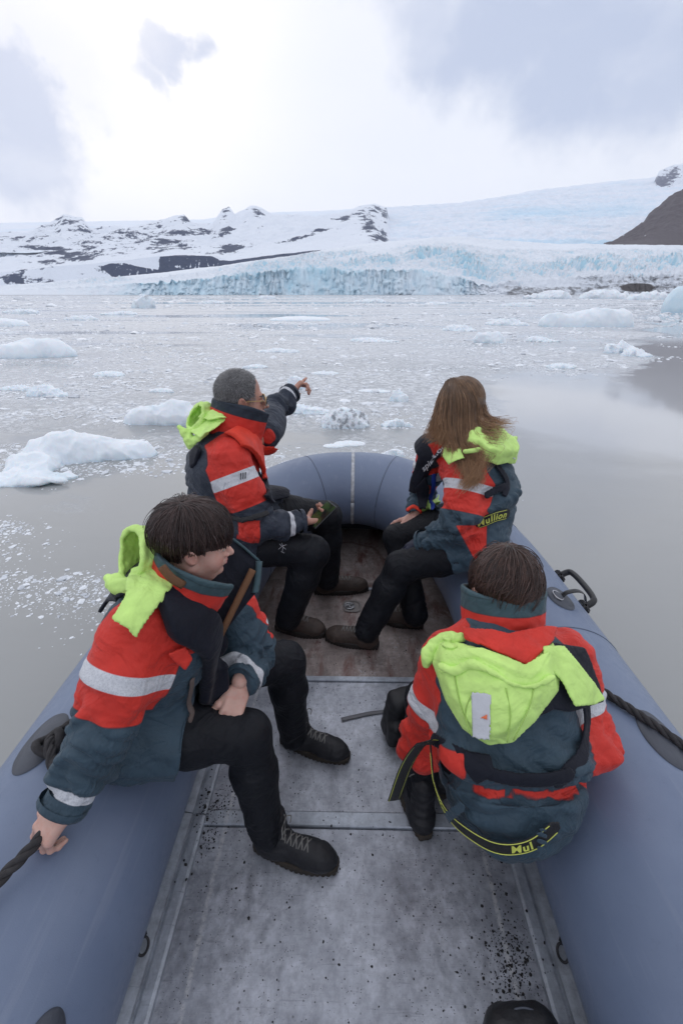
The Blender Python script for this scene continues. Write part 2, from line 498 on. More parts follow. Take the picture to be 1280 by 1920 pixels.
# --- left mountains: low snow shelf, dark band, then the rocky snow slopes
shelf0 = [(-420, 545), (0, 543), (200, 528), (400, 506), (620, 476), (680, 462), (760, 456), (1700, 470)]
bandbot = [(-420, 541), (0, 536), (180, 520), (300, 524), (420, 503), (520, 486), (630, 468), (690, 458), (740, 462), (1700, 470)]
bandtop = [(-420, 532), (0, 512), (100, 500), (180, 494), (300, 480), (400, 480), (430, 488), (520, 478), (630, 464), (690, 450), (740, 470), (1700, 480)]
mid = [(-420, 500), (0, 470), (120, 462), (250, 462), (400, 466), (450, 462), (560, 440), (620, 428), (700, 425), (740, 462), (1700, 485)]
ridge = [(-420, 470), (-60, 440), (0, 439), (60, 436), (90, 424), (120, 403), (155, 408), (172, 432), (225, 425), (235, 430), (285, 418), (300, 414), (345, 402), (360, 418), (400, 420), (416, 392), (430, 388), (440, 402), (470, 386), (490, 390), (510, 402), (600, 410), (640, 402), (670, 388), (700, 383), (724, 388), (735, 440), (760, 480), (1700, 490)]
def m_disp(PX, T, X, Y, Z):
    n = ridged(np.stack([X/260, Y/200, X*0], -1), 6, .55)
    a = sstep(T, 1.9, 3.2)*16*(1-.8*sstep(T, 3.6, 4))*(1-.5*sstep(PX, 560, 700))
    return (n-.3)*a+fbm(np.stack([X/60, Y/60, X*0], -1), 4)*3.5*sstep(T, 1.6, 2.4), n*0
def rockf(px, py):
    """where bare rock shows on the snow"""
    r = -.16+.44*np.exp(-((px-190)/260)**2)*sstep(py, 395, 425)*(1-sstep(py,470,500))
    def el(cx, cy, rx, ry, a, rot=0.0):
        c, s = math.cos(R(rot)), math.sin(R(rot)); x = px-cx; y = py-cy; u = (x*c+y*s)/rx; v_ = (-x*s+y*c)/ry
        return a*np.exp(-(u*u+v_*v_))
    for e in ((110, 470, 80, 9, .95, 6), (150, 482, 60, 9, 1.0, -4), (90, 490, 45, 6, .8, 0), (30, 447, 60, 7, .55, 0), (120, 415, 30, 9, .75, 10), (150, 432, 40, 5, .7, 0), (15, 522, 40, 12, 1.05, 0), (70, 528, 40, 12, .75, 0),
              (215, 460, 80, 7, .6, 8), (250, 440, 90, 8, .75, 8), (310, 452, 70, 9, .9, 6), (300, 466, 60, 5, .7, 0), (350, 436, 70, 8, 1.0, 0), (425, 434, 20, 8, .95, -20), (348, 410, 10, 9, .9, 0), (298, 424, 9, 5, .95, 0), (232, 403, 12, 3, .7, 0),
              (435, 464, 32, 7, 1.15, -6), (420, 397, 9, 14, .7, 0), (482, 398, 12, 13, .75, 0), (555, 447, 40, 4, .95, -14), (600, 432, 30, 4, .7, -10),
              (645, 410, 16, 6, 1.1, -20), (705, 392, 18, 7, .85, 0), (690, 420, 16, 28, .95, -25), (708, 445, 24, 15, .95, 0), (722, 402, 8, 16, .9, 0), (665, 403, 30, 5, .7, -10),
              (200, 505, 22, 10, .8, 0), (5, 475, 30, 6, .5, 0), (40, 505, 60, 6, .35, 0)):
        r = np.maximum(r, el(*e)-.1)
    # the dark cliff band
    top = np.interp(px, [190, 205, 230, 262, 298, 300, 340, 398, 412, 430, 520, 600, 630, 650], [500, 494, 492, 500, 505, 481, 478, 480, 487, 489, 477, 468, 466, 470])
    bot = np.interp(px, [190, 210, 250, 300, 340, 400, 430, 520, 600, 630, 650], [502, 519, 525, 523, 516, 505, 499, 485, 472, 469, 470])
    ins = np.minimum(py-top, bot-py); inn = sstep(ins, -1.0, 1.5)*((px > 190) & (px < 650))
    return np.where(inn > 0, np.maximum(r, inn*1.35-.2), r)
def m_attr(PX, T, P):
    px, py = px_of(P)
    r = rockf(px, py)
    px2 = px+14*perlin(np.stack([px/22, py/9, px*0], -1))
    streak = sstep(ridged(np.stack([px/9, py/40, px*0+4], -1), 2), .75, 1.3)*((px > 215) & (px < 425) & (py > 484))
    return dict(rock=r-.55*streak)
terrain('mountain', [(1160, shelf0), (1250, bandbot), (1275, bandtop), (1650, mid), (2500, ridge), (2900, [(a, b+25) for a, b in ridge])], [12, 40, 90, 140, 10], SNOWROCK, m_disp, attr=m_attr, pxs=np.linspace(-420, 1000, 1100))

# --- upper icefield behind
ICEF = ice_mat('icefield_snow', blue=(.55, .74, .88), white=(.80, .84, .91))
def i_disp(PX, T, X, Y, Z):
    n = ridged(np.stack([X/150, Y/45, X*0], -1), 5, .6)
    return (n-.2)*7*(.3+sstep(PX, 560, 800))*(1-.5*sstep(T, 2.6, 3)), n*0
def i_attr(PX, T, P):
    b = .18+.6*np.exp(-((T-.15)/.14)**2)*sstep(PX, 700, 800)+.45*np.exp(-((T-1.6)/.35)**2)*sstep(PX, 880, 960)*(1-sstep(PX, 1150, 1250))
    b = b+.25*fbm(np.stack([P[..., 0]/300, P[..., 1]/80, P[..., 0]*0], -1), 4)
    z = b*0; return dict(blue=b, dirt=z-1, rock=z)
terrain('icefield', [(1500, [(-420, 480), (600, 470), (1700, 468)]), (1900, [(-420, 470), (600, 452), (760, 438), (900, 430), (1050, 428), (1280, 432), (1700, 430)]),
                     (2700, [(-420, 430), (500, 420), (700, 410), (900, 400), (1000, 392), (1150, 385), (1280, 380), (1700, 360)]),
                     (3600, [(-420, 425), (380, 412), (430, 404), (520, 398), (600, 396), (680, 392), (760, 388), (860, 382), (930, 372), (1000, 359), (1100, 347), (1180, 338), (1228, 334), (1300, 330), (1700, 300)]),
                     (4200, 450)], [40, 90, 110, 6], ICEF, i_disp, attr=i_attr)
# --- snowy peak and dark slope at the right
def p_disp(PX, T, X, Y, Z):
    n = ridged(np.stack([X/90, Y/90, X*0], -1), 5, .55)
    return (n-.3)*9*np.where(T < 1.9, 1, .4), n*0
def p_attr(PX, T, P):
    px, py = px_of(P)
    return dict(rock=.02+1.1*np.exp(-((px-1240-(py-345)*.1)/18)**2)*sstep(py, 322, 340)+.7*np.exp(-((px-1262)/14)**2-((py-325)/14)**2)+.3*sstep(PX, 1290, 1330))
terrain('mountain', [(3000, [(1190, 400), (1700, 400)]), (3050, [(1190, 395), (1225, 372), (1240, 372), (1700, 380)]), (3350, [(1190, 372), (1222, 350), (1234, 322), (1262, 310), (1285, 306), (1340, 290), (1700, 250)]), (3700, 420)], [8, 110, 6],
        snowrock_mat('peak_rock', (.07, .075, .11), ns=.03), p_disp, attr=p_attr, pxs=np.linspace(1190, 1700, 330))
def d_disp(PX, T, X, Y, Z):
    n = ridged(np.stack([X/60, Y/60, X*0], -1), 6, .58)
    return (n-.4)*5*sstep(T, .1, .6), n*0
def d_attr(PX, T, P):
    px, py = px_of(P); n = fbm(np.stack([px/7, py/4, px*0+31], -1), 3)
    return dict(rock=1.7-2.6*(n > .95))
terrain('hillside', [(1180, [(1130, 462), (1200, 465), (1700, 470)]), (1480, [(1130, 461), (1148, 456), (1180, 436), (1205, 418), (1215, 402), (1245, 380), (1262, 366), (1290, 350), (1400, 290), (1700, 180)]), (1900, 470)], [150, 8],
        snowrock_mat('dark_slope', (.050, .038, .042), ns=.05, bump=4), d_disp, attr=d_attr, pxs=np.linspace(1130, 1700, 400))

# --- water
t = material('lagoon_water')
sp = t.new('ShaderNodeSeparateXYZ'); t.put(sp.inputs[0], t.pos); X_, Y_ = sp.outputs[0], sp.outputs[1]
dist = t.m('SQRT', t.m('ADD', t.m('MULTIPLY', X_, X_), t.m('MULTIPLY', Y_, Y_)))
ww = t.new('ShaderNodeVectorMath', operation='MULTIPLY_ADD'); wn2 = t.new('ShaderNodeTexNoise'); t.put(wn2.inputs['Vector'], t.pos); wn2.inputs['Scale'].default_value = .5; wn2.inputs['Detail'].default_value = 3
t.put(ww.inputs[0], wn2.outputs['Color']); ww.inputs[1].default_value = (1.4, 1.4, 0); t.put(ww.inputs[2], t.pos)
wp = ww.outputs[0]
big = t.noise(t.mapping(wp, (.55, 1, 1)), .16, 5, .55)
medn = t.noise(wp, .9, 8, .62)
bias = t.mr(dist, 2.6, 8, -.10, .05)
rgt = t.mr(t.m('SUBTRACT', X_, t.m('MULTIPLY', Y_, .12)), .7, 2.2, 0, -.30, True)
rgt = t.m('MULTIPLY', rgt, t.mr(Y_, 5.5, 12, 1, 0))
edge = t.mr(t.m('DIVIDE', X_, t.m('ADD', t.m('ABSOLUTE', Y_), .1)), .56, .70, 0, -.30, True)
edge = t.m('MULTIPLY', edge, t.m('MULTIPLY', t.mr(Y_, 7, 14, 0, 1), t.mr(Y_, 60, 120, 1, 0)))
near_ = t.m('ADD', t.m('ADD', t.m('ADD', t.m('MULTIPLY', big, .62), t.m('MULTIPLY', medn, .38)), bias), t.m('ADD', rgt, edge))
near_ = t.mr(near_, .44, .58, 0, 1, True)
f1 = t.noise(t.mapping(t.pos, (.3, 1, 1)), .20, 7, .62, .4)
f2 = t.noise(t.mapping(t.pos, (.16, 1, 1)), .055, 8, .62, .3)
f3 = t.noise(t.mapping(t.pos, (.10, 1, 1), loc=(3, 7, 0)), .016, 8, .6)
farn = t.m('ADD', t.m('MULTIPLY', f1, t.mr(dist, 15, 60, 1, .25)), t.m('ADD', t.m('MULTIPLY', f2, t.mr(dist, 15, 60, .4, .75)), t.m('MULTIPLY', f3, t.mr(dist, 60, 200, 0, .6))))
fard = t.m('DIVIDE', farn, t.m('ADD', t.mr(dist, 15, 60, 1.4, 1.0), t.mr(dist, 60, 200, 0, .6)))
farm = t.mr(t.m('ADD', fard, t.m('MULTIPLY', edge, .6)), .44, .54, 0, 1, True)
kf = t.mr(dist, 9, 20, 0, 1, True)
slush = t.m('ADD', t.m('MULTIPLY', near_, t.m('SUBTRACT', 1, kf)), t.m('MULTIPLY', farm, kf))
# thin grease ice sheets
sh = t.noise(t.mapping(wp, (.5, 1, 1), loc=(9, 3, 0)), .25, 3, .45)
sheet = t.m('MULTIPLY', t.mr(t.m('ADD', sh, t.m('MULTIPLY', t.m('MULTIPLY', t.mr(X_, .8, 2.6, 0, .13, True), t.mr(t.m('ADD', Y_, t.m('ADD', t.m('MULTIPLY', big, 9), t.m('MULTIPLY', t.m('SUBTRACT', medn, .5), 3))), 7.2, 12.0, 0, 1, True)), t.mr(Y_, 14, 26, 1, 0, True))), .49, .56, 0, 1, True), t.mr(dist, 4.5, 6.5, 0, 1))
grain = t.noise(t.pos, 16, 6, .72)
v1 = t.vor(t.mapping(wp, (1, 1, 1)), 7.0); v2 = t.vor(wp, 22.0)
chunk = t.mr(t.m('ADD', t.m('MULTIPLY', v1, .6), t.m('MULTIPLY', v2, .5)), .25, .75, 1, 0)
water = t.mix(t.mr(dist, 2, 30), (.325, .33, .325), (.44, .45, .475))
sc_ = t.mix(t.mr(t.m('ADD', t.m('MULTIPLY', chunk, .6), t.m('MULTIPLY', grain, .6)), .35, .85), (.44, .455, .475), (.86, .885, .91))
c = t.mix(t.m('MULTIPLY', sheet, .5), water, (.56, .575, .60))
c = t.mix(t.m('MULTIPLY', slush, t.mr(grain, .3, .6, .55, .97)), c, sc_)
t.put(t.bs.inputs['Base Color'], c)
rr = t.m('MULTIPLY', slush, .30)
t.put(t.bs.inputs['Roughness'], t.m('ADD', rr, .06))
t.bs.inputs['IOR'].default_value = 1.33
rip = t.noise(t.mapping(t.pos, (.5, 1.5, 1), rot=(0, 0, R(-14))), 3.0, 3, .5)
b1 = t.bump(t.m('MULTIPLY', rip, t.m('MULTIPLY', t.mr(dist, 6, 40, 1, .03), t.m('SUBTRACT', 1, t.m('MAXIMUM', slush, sheet)))), .16, .03)
hh = t.m('ADD', t.m('MULTIPLY', chunk, 1), t.m('MULTIPLY', grain, .8))
b2 = t.bump(t.m('MULTIPLY', t.m('MULTIPLY', hh, slush), t.mr(dist, 5, 40, 1, .12)), .75, .03, b1)
b3 = t.bump(sheet, .25, .012, b2)
t.put(t.bs.inputs['Normal'], b3)
mk('water', [(-3000, -60, WZ), (3000, -60, WZ), (3000, 1200, WZ), (-3000, 1200, WZ)], [(0, 1, 2, 3)], t.mat, kind='structure')

# --- icebergs
t = material('berg_ice')
n = t.noise(t.pos, 5, 6, .6)
zz = t.new('ShaderNodeSeparateXYZ'); t.put(zz.inputs[0], t.pos)
cc = t.mix(t.m('ADD', t.m('MULTIPLY', t.attr('blue'), .8), t.m('MULTIPLY', t.m('SUBTRACT', n, .5), .5), clamp=True), (.84, .87, .90), (.56, .74, .83))
cc = t.mix(t.mr(t.m('ADD', t.attr('dirt'), t.m('MULTIPLY', t.m('SUBTRACT', t.noise(t.pos, 14, 6, .75), .5), 1.6)), .45, .75, 0, .9), cc, (.24, .25, .27))
t.put(t.bs.inputs['Base Color'], cc); t.bs.inputs['Roughness'].default_value = .38
t.bs.inputs['Subsurface Weight'].default_value = .25; t.bs.inputs['Subsurface Radius'].default_value = (.3, .5, .6); t.bs.inputs['Subsurface Scale'].default_value = .15
t.put(t.bs.inputs['Normal'], t.bump(t.noise(t.pos, 5, 5, .6), .35, .03))
BERG = t.mat
def biggest(v, f):
    """keep only the largest connected piece"""
    lab = np.arange(len(v))
    for _ in range(400):
        m_ = lab[f].min(1); new = lab.copy(); np.minimum.at(new, f.ravel(), np.repeat(m_, 4)); new = new[new]
        if (new == lab).all(): break
        lab = new
    big_ = np.bincount(lab).argmax(); keep = lab == big_; ix = np.cumsum(keep)-1
    return v[keep], ix[f[keep[f[:, 0]]]]
def berg(lumps, label, rough=.12, blue=.2, dirt=0., group=None, vox=None, name='iceberg', cat='iceberg', seed=0):
    """lumps: (px centre, py waterline, px width, px height, depth ratio)"""
    prim = []
    for (px, py, w_, h_, dr) in lumps:
        c = PZ(px, py, WZ); zc = c[1]*math.cos(TH)+(HC-c[2])*math.sin(TH); m_ = zc/FPX
        rx = w_*m_/2; rz = h_*m_; ry = rx*dr
        # nearer edge sits on the waterline; a height seen from above is partly depth
        dep = (HC-WZ)/max(c[1], 1)
        rz = max(rz-ry*dep*1.2, rz*.35)
        prim.append((c+V(0, ry*.8, 0), V(rx, ry, rz)))
    P_ = np.array([p[0] for p in prim]); Rr = np.array([p[1] for p in prim])
    lo = (P_-Rr*1.25).min(0); hi = (P_+Rr*1.25).max(0); lo[2] = WZ-.25*Rr[:, 2].max()-.02; hi[2] += .1*Rr[:, 2].max()
    S = Rr[:, 2].max()
    vox = vox or max((hi-lo)[0]/150, .004)
    def f(P):
        d = None
        for c, r in prim:
            e = s_ell(P, c, r); d = e if d is None else smin(d, e, S*.35)
        q = P/S+seed*7.7
        return d-S*rough*1.15*(ridged(q*V(1, 1, .8)*.8, 3, .42)-.45)-S*rough*.9*perlin(q*.7)
    v, fc = biggest(*mesh_sdf(f, lo, hi, vox))
    zz_ = (v[:, 2]-WZ)/S
    bl = blue+.5*np.exp(-np.maximum(zz_, 0)*9)+.2*fbm(v/S*2, 3)
    dd = dirt+(0 if dirt == 0 else .3*fbm(v/S*3, 3))
    return mk(name, v, fc, BERG, attrs=dict(blue=bl, dirt=np.full(len(v), -1.) if dirt == 0 else dd), label=label, cat=cat, group=group)
berg([(110, 868, 170, 62, .4), (175, 862, 170, 50, .4), (240, 858, 100, 34, .45), (50, 884, 110, 36, .5), (40, 905, 170, 16, .4), (-10, 912, 150, 22, .5)], 'large white ice floe beside the boat on the left with a long ragged crest', .13, .10, seed=1)
berg([(285, 796, 115, 36, .35), (330, 796, 80, 50, .4), (370, 797, 60, 26, .5)], 'white wedge of ice floating behind the pointing man', .10, .08, seed=2)
berg([(60, 670, 150, 36, .35), (20, 672, 90, 26, .4), (100, 668, 60, 26, .4)], 'smooth rounded iceberg at the left edge in the middle distance', .06, .16, seed=3)
berg([(648, 803, 88, 40, .55), (630, 803, 50, 28, .5)], 'rough growler speckled with grey grit between the man and the woman', .12, .1, .50, seed=4)
berg([(1105, 613, 165, 30, .25), (1075, 600, 38, 34, .5), (1040, 612, 60, 22, .3), (1160, 613, 60, 24, .3)], 'long flat white iceberg with a round knob in the right middle distance', .09, .15, seed=5)
berg([(1274, 587, 46, 46, .8)], 'turquoise domed iceberg cut by the right edge', .05, .85, seed=6)
berg([(870, 655, 55, 18, .4), (920, 643, 60, 22, .4), (900, 655, 60, 12, .4)], 'low pair of white lumps of ice above the woman', .13, .15, seed=7)
berg([(270, 578, 36, 26, .5), (258, 578, 22, 16, .5)], 'small grey-streaked iceberg standing close to the glacier front on the left', .12, .3, .38, seed=8)
berg([(655, 836, 60, 10, .5), (625, 839, 40, 7, .5)], 'low snowy clump of brash just beyond the bow', .16, .08, seed=9)
berg([(925, 640, 40, 10, .4)], 'tiny flat floe just right of the low white lumps', .1, .1, seed=10)
berg([(560, 602, 120, 9, .5)], 'thin flat white floe below the glacier cliff', .05, .1, seed=11)
berg([(0, 612, 90, 14, .5)], 'low white floe at the far left below the rocky shore', .08, .1, seed=12)
LAND = [(455, 745, "the pointing man's head"), (553, 722, "the pointing hand"), (862, 745, "the woman's head"), (648, 790, "the gritty grey growler"), (60, 655, "the smooth rounded iceberg at the left edge"), (1105, 598, "the knobbed flat iceberg"), (1274, 570, "the turquoise iceberg"),
        (130, 860, "the large ragged floe"), (315, 780, "the white wedge of ice"), (270, 565, "the grey-streaked iceberg by the glacier"), (620, 535, "the blue glacier cliff"), (560, 598, "the thin flat floe"), (1195, 540, "the brown rock at the glacier foot"), (0, 608, "the low floe at the far left"), (885, 648, "the pair of low white lumps"), (700, 860, "the boat's bow")]
used_l = {}
def glabel(px, py, w_):
    best = sorted(LAND, key=lambda q: math.hypot((q[0]-px), (q[1]-py)*2.2))
    for size in (['tiny', 'small', 'wide'][0 if w_ < 48 else 1 if w_ < 65 else 2],):
        for x, y, nm in best[:6]:
            dx, dy = px-x, (py-y)*2.2; far_ = 'just ' if math.hypot(dx, dy) < 110 else ''
            dr = ('right of' if dx > 0 else 'left of') if abs(dx) > abs(dy) else ('below' if dy > 0 else 'above')
            l = f"{size} ragged white growler {far_}{dr} {nm}"
            if l not in used_l: used_l[l] = 1; return l
    return l
for i, (px, py, w_, h_) in enumerate([(80, 742, 70, 14), (30, 732, 50, 10), (200, 705, 60, 8), (560, 728, 44, 18), (745, 752, 26, 20), (690, 640, 70, 6), (480, 690, 60, 8),
                                       (1160, 662, 60, 14), (1190, 668, 50, 10), (560, 775, 90, 16), (745, 800, 50, 12), (1055, 690, 60, 6), (700, 735, 60, 6), (980, 575, 60, 8), (1040, 560, 90, 12), (1140, 560, 110, 14),
                                       (1230, 562, 80, 12), (300, 735, 50, 7), (1010, 640, 50, 6), (500, 560, 40, 7), (400, 570, 50, 6), (700, 567, 60, 6), (820, 572, 50, 7), (610, 702, 50, 6), (520, 660, 60, 6), (950, 610, 70, 8), (860, 620, 60, 7), (40, 588, 60, 6), (150, 600, 60, 6), (225, 590, 60, 6), (740, 855, 46, 14)]):
    rgl = np.random.default_rng(100+i); u_ = rgl.uniform(-.3, .3, 6); kk = rgl.uniform(.7, 1.25)
    berg([(px, py, w_*.8*kk, h_*rgl.uniform(.7, 1.4), .45), (px+w_*(.3+u_[0]*.4), py+1, w_*(.45+u_[1]), h_*(.6+u_[2]), .5), (px-w_*(.32+u_[3]*.3), py+u_[4]*3, w_*(.4+u_[5]), h_*.6, .5)], glabel(px, py, w_), .22, .12, seed=20+i, name='growler', cat='ice lump', group='small growlers drifting in the brash ice', vox=None)

# --- loose brash ice: thousands of fragments
def brash():
    rg = np.random.default_rng(11); N = 130000
    # screen-uniform sampling keeps the far field sparse in metres
    px = rg.uniform(-200, 1480, N); py = 556+(rg.uniform(0, 1, N)**1.15)*800
    r = np.stack(ray_slopes(px, py)); Y = (WZ-HC)/r[1]; X = Y*r[0]
    D = np.hypot(X, Y)
    n = fbm(np.stack([X*.3, Y*.55, X*0+2], -1), 4, .55)
    n2 = fbm(np.stack([X*.02, Y*.06, X*0+8], -1), 4, .6)
    k = np.where(D < 30, n, .4*n+n2)
    b = np.interp(D, [1.6, 2.8, 4, 7, 14, 60], [.95, .5, .22, -.05, -.12, -.05])
    w_ = X+.25*perlin(np.stack([X*.9, Y*.9, X*0+1], -1))*3
    b = b+1.3*sstep(w_-Y*.10, .4, 2.0)*(1-sstep(Y, 7.5, 12))+.6*sstep(X/Y+.08*perlin(np.stack([X*.2, Y*.4, X*0], -1)), .42, .6)*(1-sstep(Y, 20, 45))
    keep = (k+rg.normal(0, .15, N) > b) & (D > 1.4)
    keep &= ~((np.abs(X) < 1.15) & (Y < 3.4))
    X, Y, D = X[keep], Y[keep], D[keep]; M_ = len(X)
    s = D*rg.lognormal(-6.35, .65, M_); s = np.clip(s, .004, 1.6)
    import itertools
    ico = np.array([(0, 0, 1), *[(math.cos(a)*.9, math.sin(a)*.9, .35) for a in np.arange(5)*1.2566], *[(math.cos(a+.6)*.95, math.sin(a+.6)*.95, -.35) for a in np.arange(5)*1.2566]])
    fc = [(0, i+1, (i+1) % 5+1) for i in range(5)]+[(i+1, i+6, (i+1) % 5+1) for i in range(5)]+[((i+1) % 5+1, i+6, (i+1) % 5+6) for i in range(5)]
    v = ico[None]*(1+rg.uniform(-.35, .35, (M_, 11, 1)))
    a = rg.uniform(0, 6.28, M_); asp = rg.uniform(.5, 1, M_); ca, sa = np.cos(a)[:, None], np.sin(a)[:, None]
    x = v[..., 0]*asp[:, None]; y = v[..., 1]; z = v[..., 2]*rg.uniform(.15, .5, M_)[:, None]
    v = np.stack([x*ca-y*sa, x*sa+y*ca, z], -1)*s[:, None, None]+np.stack([X, Y, np.full(M_, WZ)], -1)[:, None]
    F = (np.array(fc)[None]+np.arange(M_)[:, None, None]*11).reshape(-1, 3)
    tone = np.repeat(rg.uniform(0, 1, M_), 11)
    t = material('brash_ice')
    t.put(t.bs.inputs['Base Color'], t.mix(t.attr('tone'), (.58, .61, .65), (.86, .89, .92)))
    t.bs.inputs['Roughness'].default_value = .22
    mk('brash_ice', v.reshape(-1, 3), F, t.mat, smooth=False, attrs=dict(tone=tone), kind='stuff')
brash()
# ================================================================== BOAT
def boat_mats():
    t = material('tube_fabric')
    n = t.noise(t.pos, 3.5, 5, .6); n2 = t.noise(t.pos, 45, 6, .7)
    c = t.mix(t.mr(n, .3, .7), (.130, .168, .255), (.162, .205, .298))
    c = t.mix(t.mr(n2, .60, .78, 0, .35), c, (.09, .12, .18))
    st = t.noise(t.mapping(t.pos, (30, 1.5, 30)), 1.0, 4, .6)
    c = t.mix(t.mr(st, .58, .75, 0, .22), c, (.32, .35, .42))
    t.put(t.bs.inputs['Base Color'], c)
    t.put(t.bs.inputs['Roughness'], t.mr(n2, .3, .7, .36, .52))
    t.put(t.bs.inputs['Normal'], t.bump(t.m('ADD', t.noise(t.pos, 400, 2, .5), t.m('MULTIPLY', n, 6)), .10, .004))
    tube = t.mat
    # worn aluminium, speckled with volcanic grit
    def alu(name, base, dark, brown=0.0, spot=1.0):
        t = material(name)
        n = t.noise(t.pos, 5, 7, .65); n2 = t.noise(t.mapping(t.pos, (1.2, 1, 1)), 28, 8, .72)
        c = t.mix(t.mr(n, .35, .65), dark, base)
        c = t.mix(t.mr(n2, .35, .62, .55, 0), c, tuple(q*.45 for q in dark))
        mud = t.noise(t.mapping(t.pos, (1.6, .8, 1), rot=(0, 0, R(-25))), 4.2, 8, .75, .8); c = t.mix(t.mr(mud, .53, .68, 0, .45), c, tuple(q*.35 for q in dark))
        wht = t.noise(t.pos, 70, 6, .8)
        c = t.mix(t.mr(t.m('ADD', wht, t.m('MULTIPLY', t.m('SUBTRACT', n, .5), .5)), .57, .68, 0, .45), c, (.52, .54, .57))
        # scratches
        sr = t.noise(t.mapping(t.pos, (6, 90, 1), rot=(0, 0, R(18))), 1.6, 6, .65, .6)
        c = t.mix(t.mr(sr, .60, .68, 0, .35), c, tuple(q*.35 for q in dark))
        if brown:
            nb = t.noise(t.mapping(t.pos, (3.2, 1, 1), rot=(0, 0, R(10))), 2.6, 7, .7, .5)
            c = t.mix(t.mr(nb, .50, .64, 0, brown), c, (.13, .055, .045))
            rg_ = t.new('ShaderNodeVectorMath', operation='DISTANCE'); t.put(rg_.inputs[0], t.mapping(t.pos, (1, .85, 1))); rg_.inputs[1].default_value = (0, 2.16, 0)
            rd = t.m('ABSOLUTE', t.m('SUBTRACT', t.m('ADD', rg_.outputs['Value'], t.m('MULTIPLY', t.m('SUBTRACT', t.noise(t.pos, 9, 5, .6), .5), .08)), .24))
            c = t.mix(t.mr(rd, .0, .018, .7, 0), c, (.10, .045, .035))
        for (s_, th, a) in ((55, .16, 1), (120, .17, .9), (23, .085, 1)):
            vd = t.vor(t.pos, s_); msk = t.m('MULTIPLY', t.mr(vd, th*spot, th*spot*.7, 0, a), t.mr(t.noise(t.pos, s_*.11+2, 4, .6), .47, .58))
            c = t.mix(msk, c, (.012, .012, .014))
        if not brown:
            # pale salt line worn along each side of the panels
            sx = t.new('ShaderNodeSeparateXYZ'); t.put(sx.inputs[0], t.pos)
            lx = t.m('ABSOLUTE', t.m('SUBTRACT', t.m('ABSOLUTE', t.m('SUBTRACT', t.m('ADD', sx.outputs[0], t.m('MULTIPLY', t.m('SUBTRACT', n2, .5), .012)), .017)), .418))
            c = t.mix(t.m('MULTIPLY', t.mr(lx, .003, .009, .8, 0), t.mr(wht, .42, .55)), c, (.55, .55, .56))
        t.put(t.bs.inputs['Base Color'], c); t.bs.inputs['Metallic'].default_value = .35
        t.put(t.bs.inputs['Roughness'], t.mr(n2, .3, .7, .32, .55))
        t.put(t.bs.inputs['Normal'], t.bump(t.m('ADD', n2, t.m('MULTIPLY', sr, .6)), .22, .003))
        return t.mat
    return tube, alu('worn_aluminium', (.56, .58, .64), (.30, .315, .355)), alu('stained_bow_floor', (.42, .355, .33), (.25, .205, .19), 1.0, .9), alu('rail_aluminium', (.50, .54, .60), (.38, .41, .46), 0, .3)
TUBE, ALU, BOWFLOOR, RAIL = boat_mats()
BLACKR = simple('black_rubber', (.02, .02, .022), .45, 0, .3, 200)
GREYR = simple('grey_rubber', (.055, .062, .08), .5, 0, .2, 150)
ROPE = simple('dark_rope', (.035, .033, .035), .85, 0, .6, 300, .3, 60)
WEB = simple('grey_webbing', (.14, .14, .15), .7, 0, .5, 500)

BX = .017
half = [(.778, -1.1, .235), (.778, -.4, .235), (.776, .4, .235), (.772, 1.2, .235), (.758, 1.75, .238), (.724, 2.10, .255), (.63, 2.42, .295), (.47, 2.68, .345), (.25, 2.84, .385), (.0, 2.885, .40)]
path = [(-x+BX, y, z) for x, y, z in half]+[(x+BX, y, z) for x, y, z in half[::-1][1:]]
TP = spline(path, 260)
TR = np.interp(np.abs(TP[:, 0]-BX), [0, .45, .755], [.243, .258, .270])*np.ones(len(TP))
boat = empty('inflatable_boat', (BX, 0, 0), label='grey-blue inflatable boat with aluminium floor carrying four people', cat='boat')
bo = Matrix.Translation((-BX, 0, 0))
def B(o): o.matrix_parent_inverse = bo; return o
mb = MB(); mb.tube(TP, TR, 72); B(mb.build('tube', TUBE, boat))
def tube_frame(i):
    T = unit(TP[i+1]-TP[i-1]); u = unit(np.cross(T, (0, 0, 1.))); return T, u, np.cross(u, T)
def nearest(x, y):
    return int(np.argmin(np.hypot(TP[:, 0]-x, TP[:, 1]-y)))
def band(name, i, w_, th, mat, a0=0, a1=2*np.pi, tilt=0):
    T, u, w2 = tube_frame(i); a = np.linspace(a0, a1, 60)
    pts = TP[i]+(np.cos(a)[:, None]*u+np.sin(a)[:, None]*w2)*(TR[i]+th*.3)+T*(np.cos(a)*tilt)[:, None]
    m_ = MB(); m_.tube(pts, w_/2, 6, side=T, ry=th); return B(m_.build(name, mat, boat))
SEAM = simple('seam', (.10, .125, .18), .6)
for (x, y) in ((.755, 1.32), (.25, 2.85), (-.25, 2.85), (-.755, .2), (.70, 2.2), (-.70, 2.2)):
    band('seam', nearest(x+BX, y), .006, .002, SEAM)
STRIP = simple('bow_strip_paint', (.45, .46, .48), .7, 0, .5, 150, .35, 40)
band('bow_strip', nearest(BX, 2.9), .022, .004, STRIP, tilt=.0)
def on_tube(px, py, off=0.0):
    o = np.array((0, 0, HC)); d = unit(ray(px, py)); t_ = .4
    for _ in range(200):
        p = o+d*t_; k = np.argmin(((TP-p)**2).sum(1)); a = max(k-1, 0); b = min(k+1, len(TP)-1)
        q = TP[a]; ba = TP[b]-q; h = np.clip(np.dot(p-q, ba)/np.dot(ba, ba), 0, 1); c = q+h*ba
        e = np.linalg.norm(p-c)-TR[k]-off
        if e < 5e-4: break
        t_ += max(e, .001)*.9
    return p, unit(p-c), unit(ba)

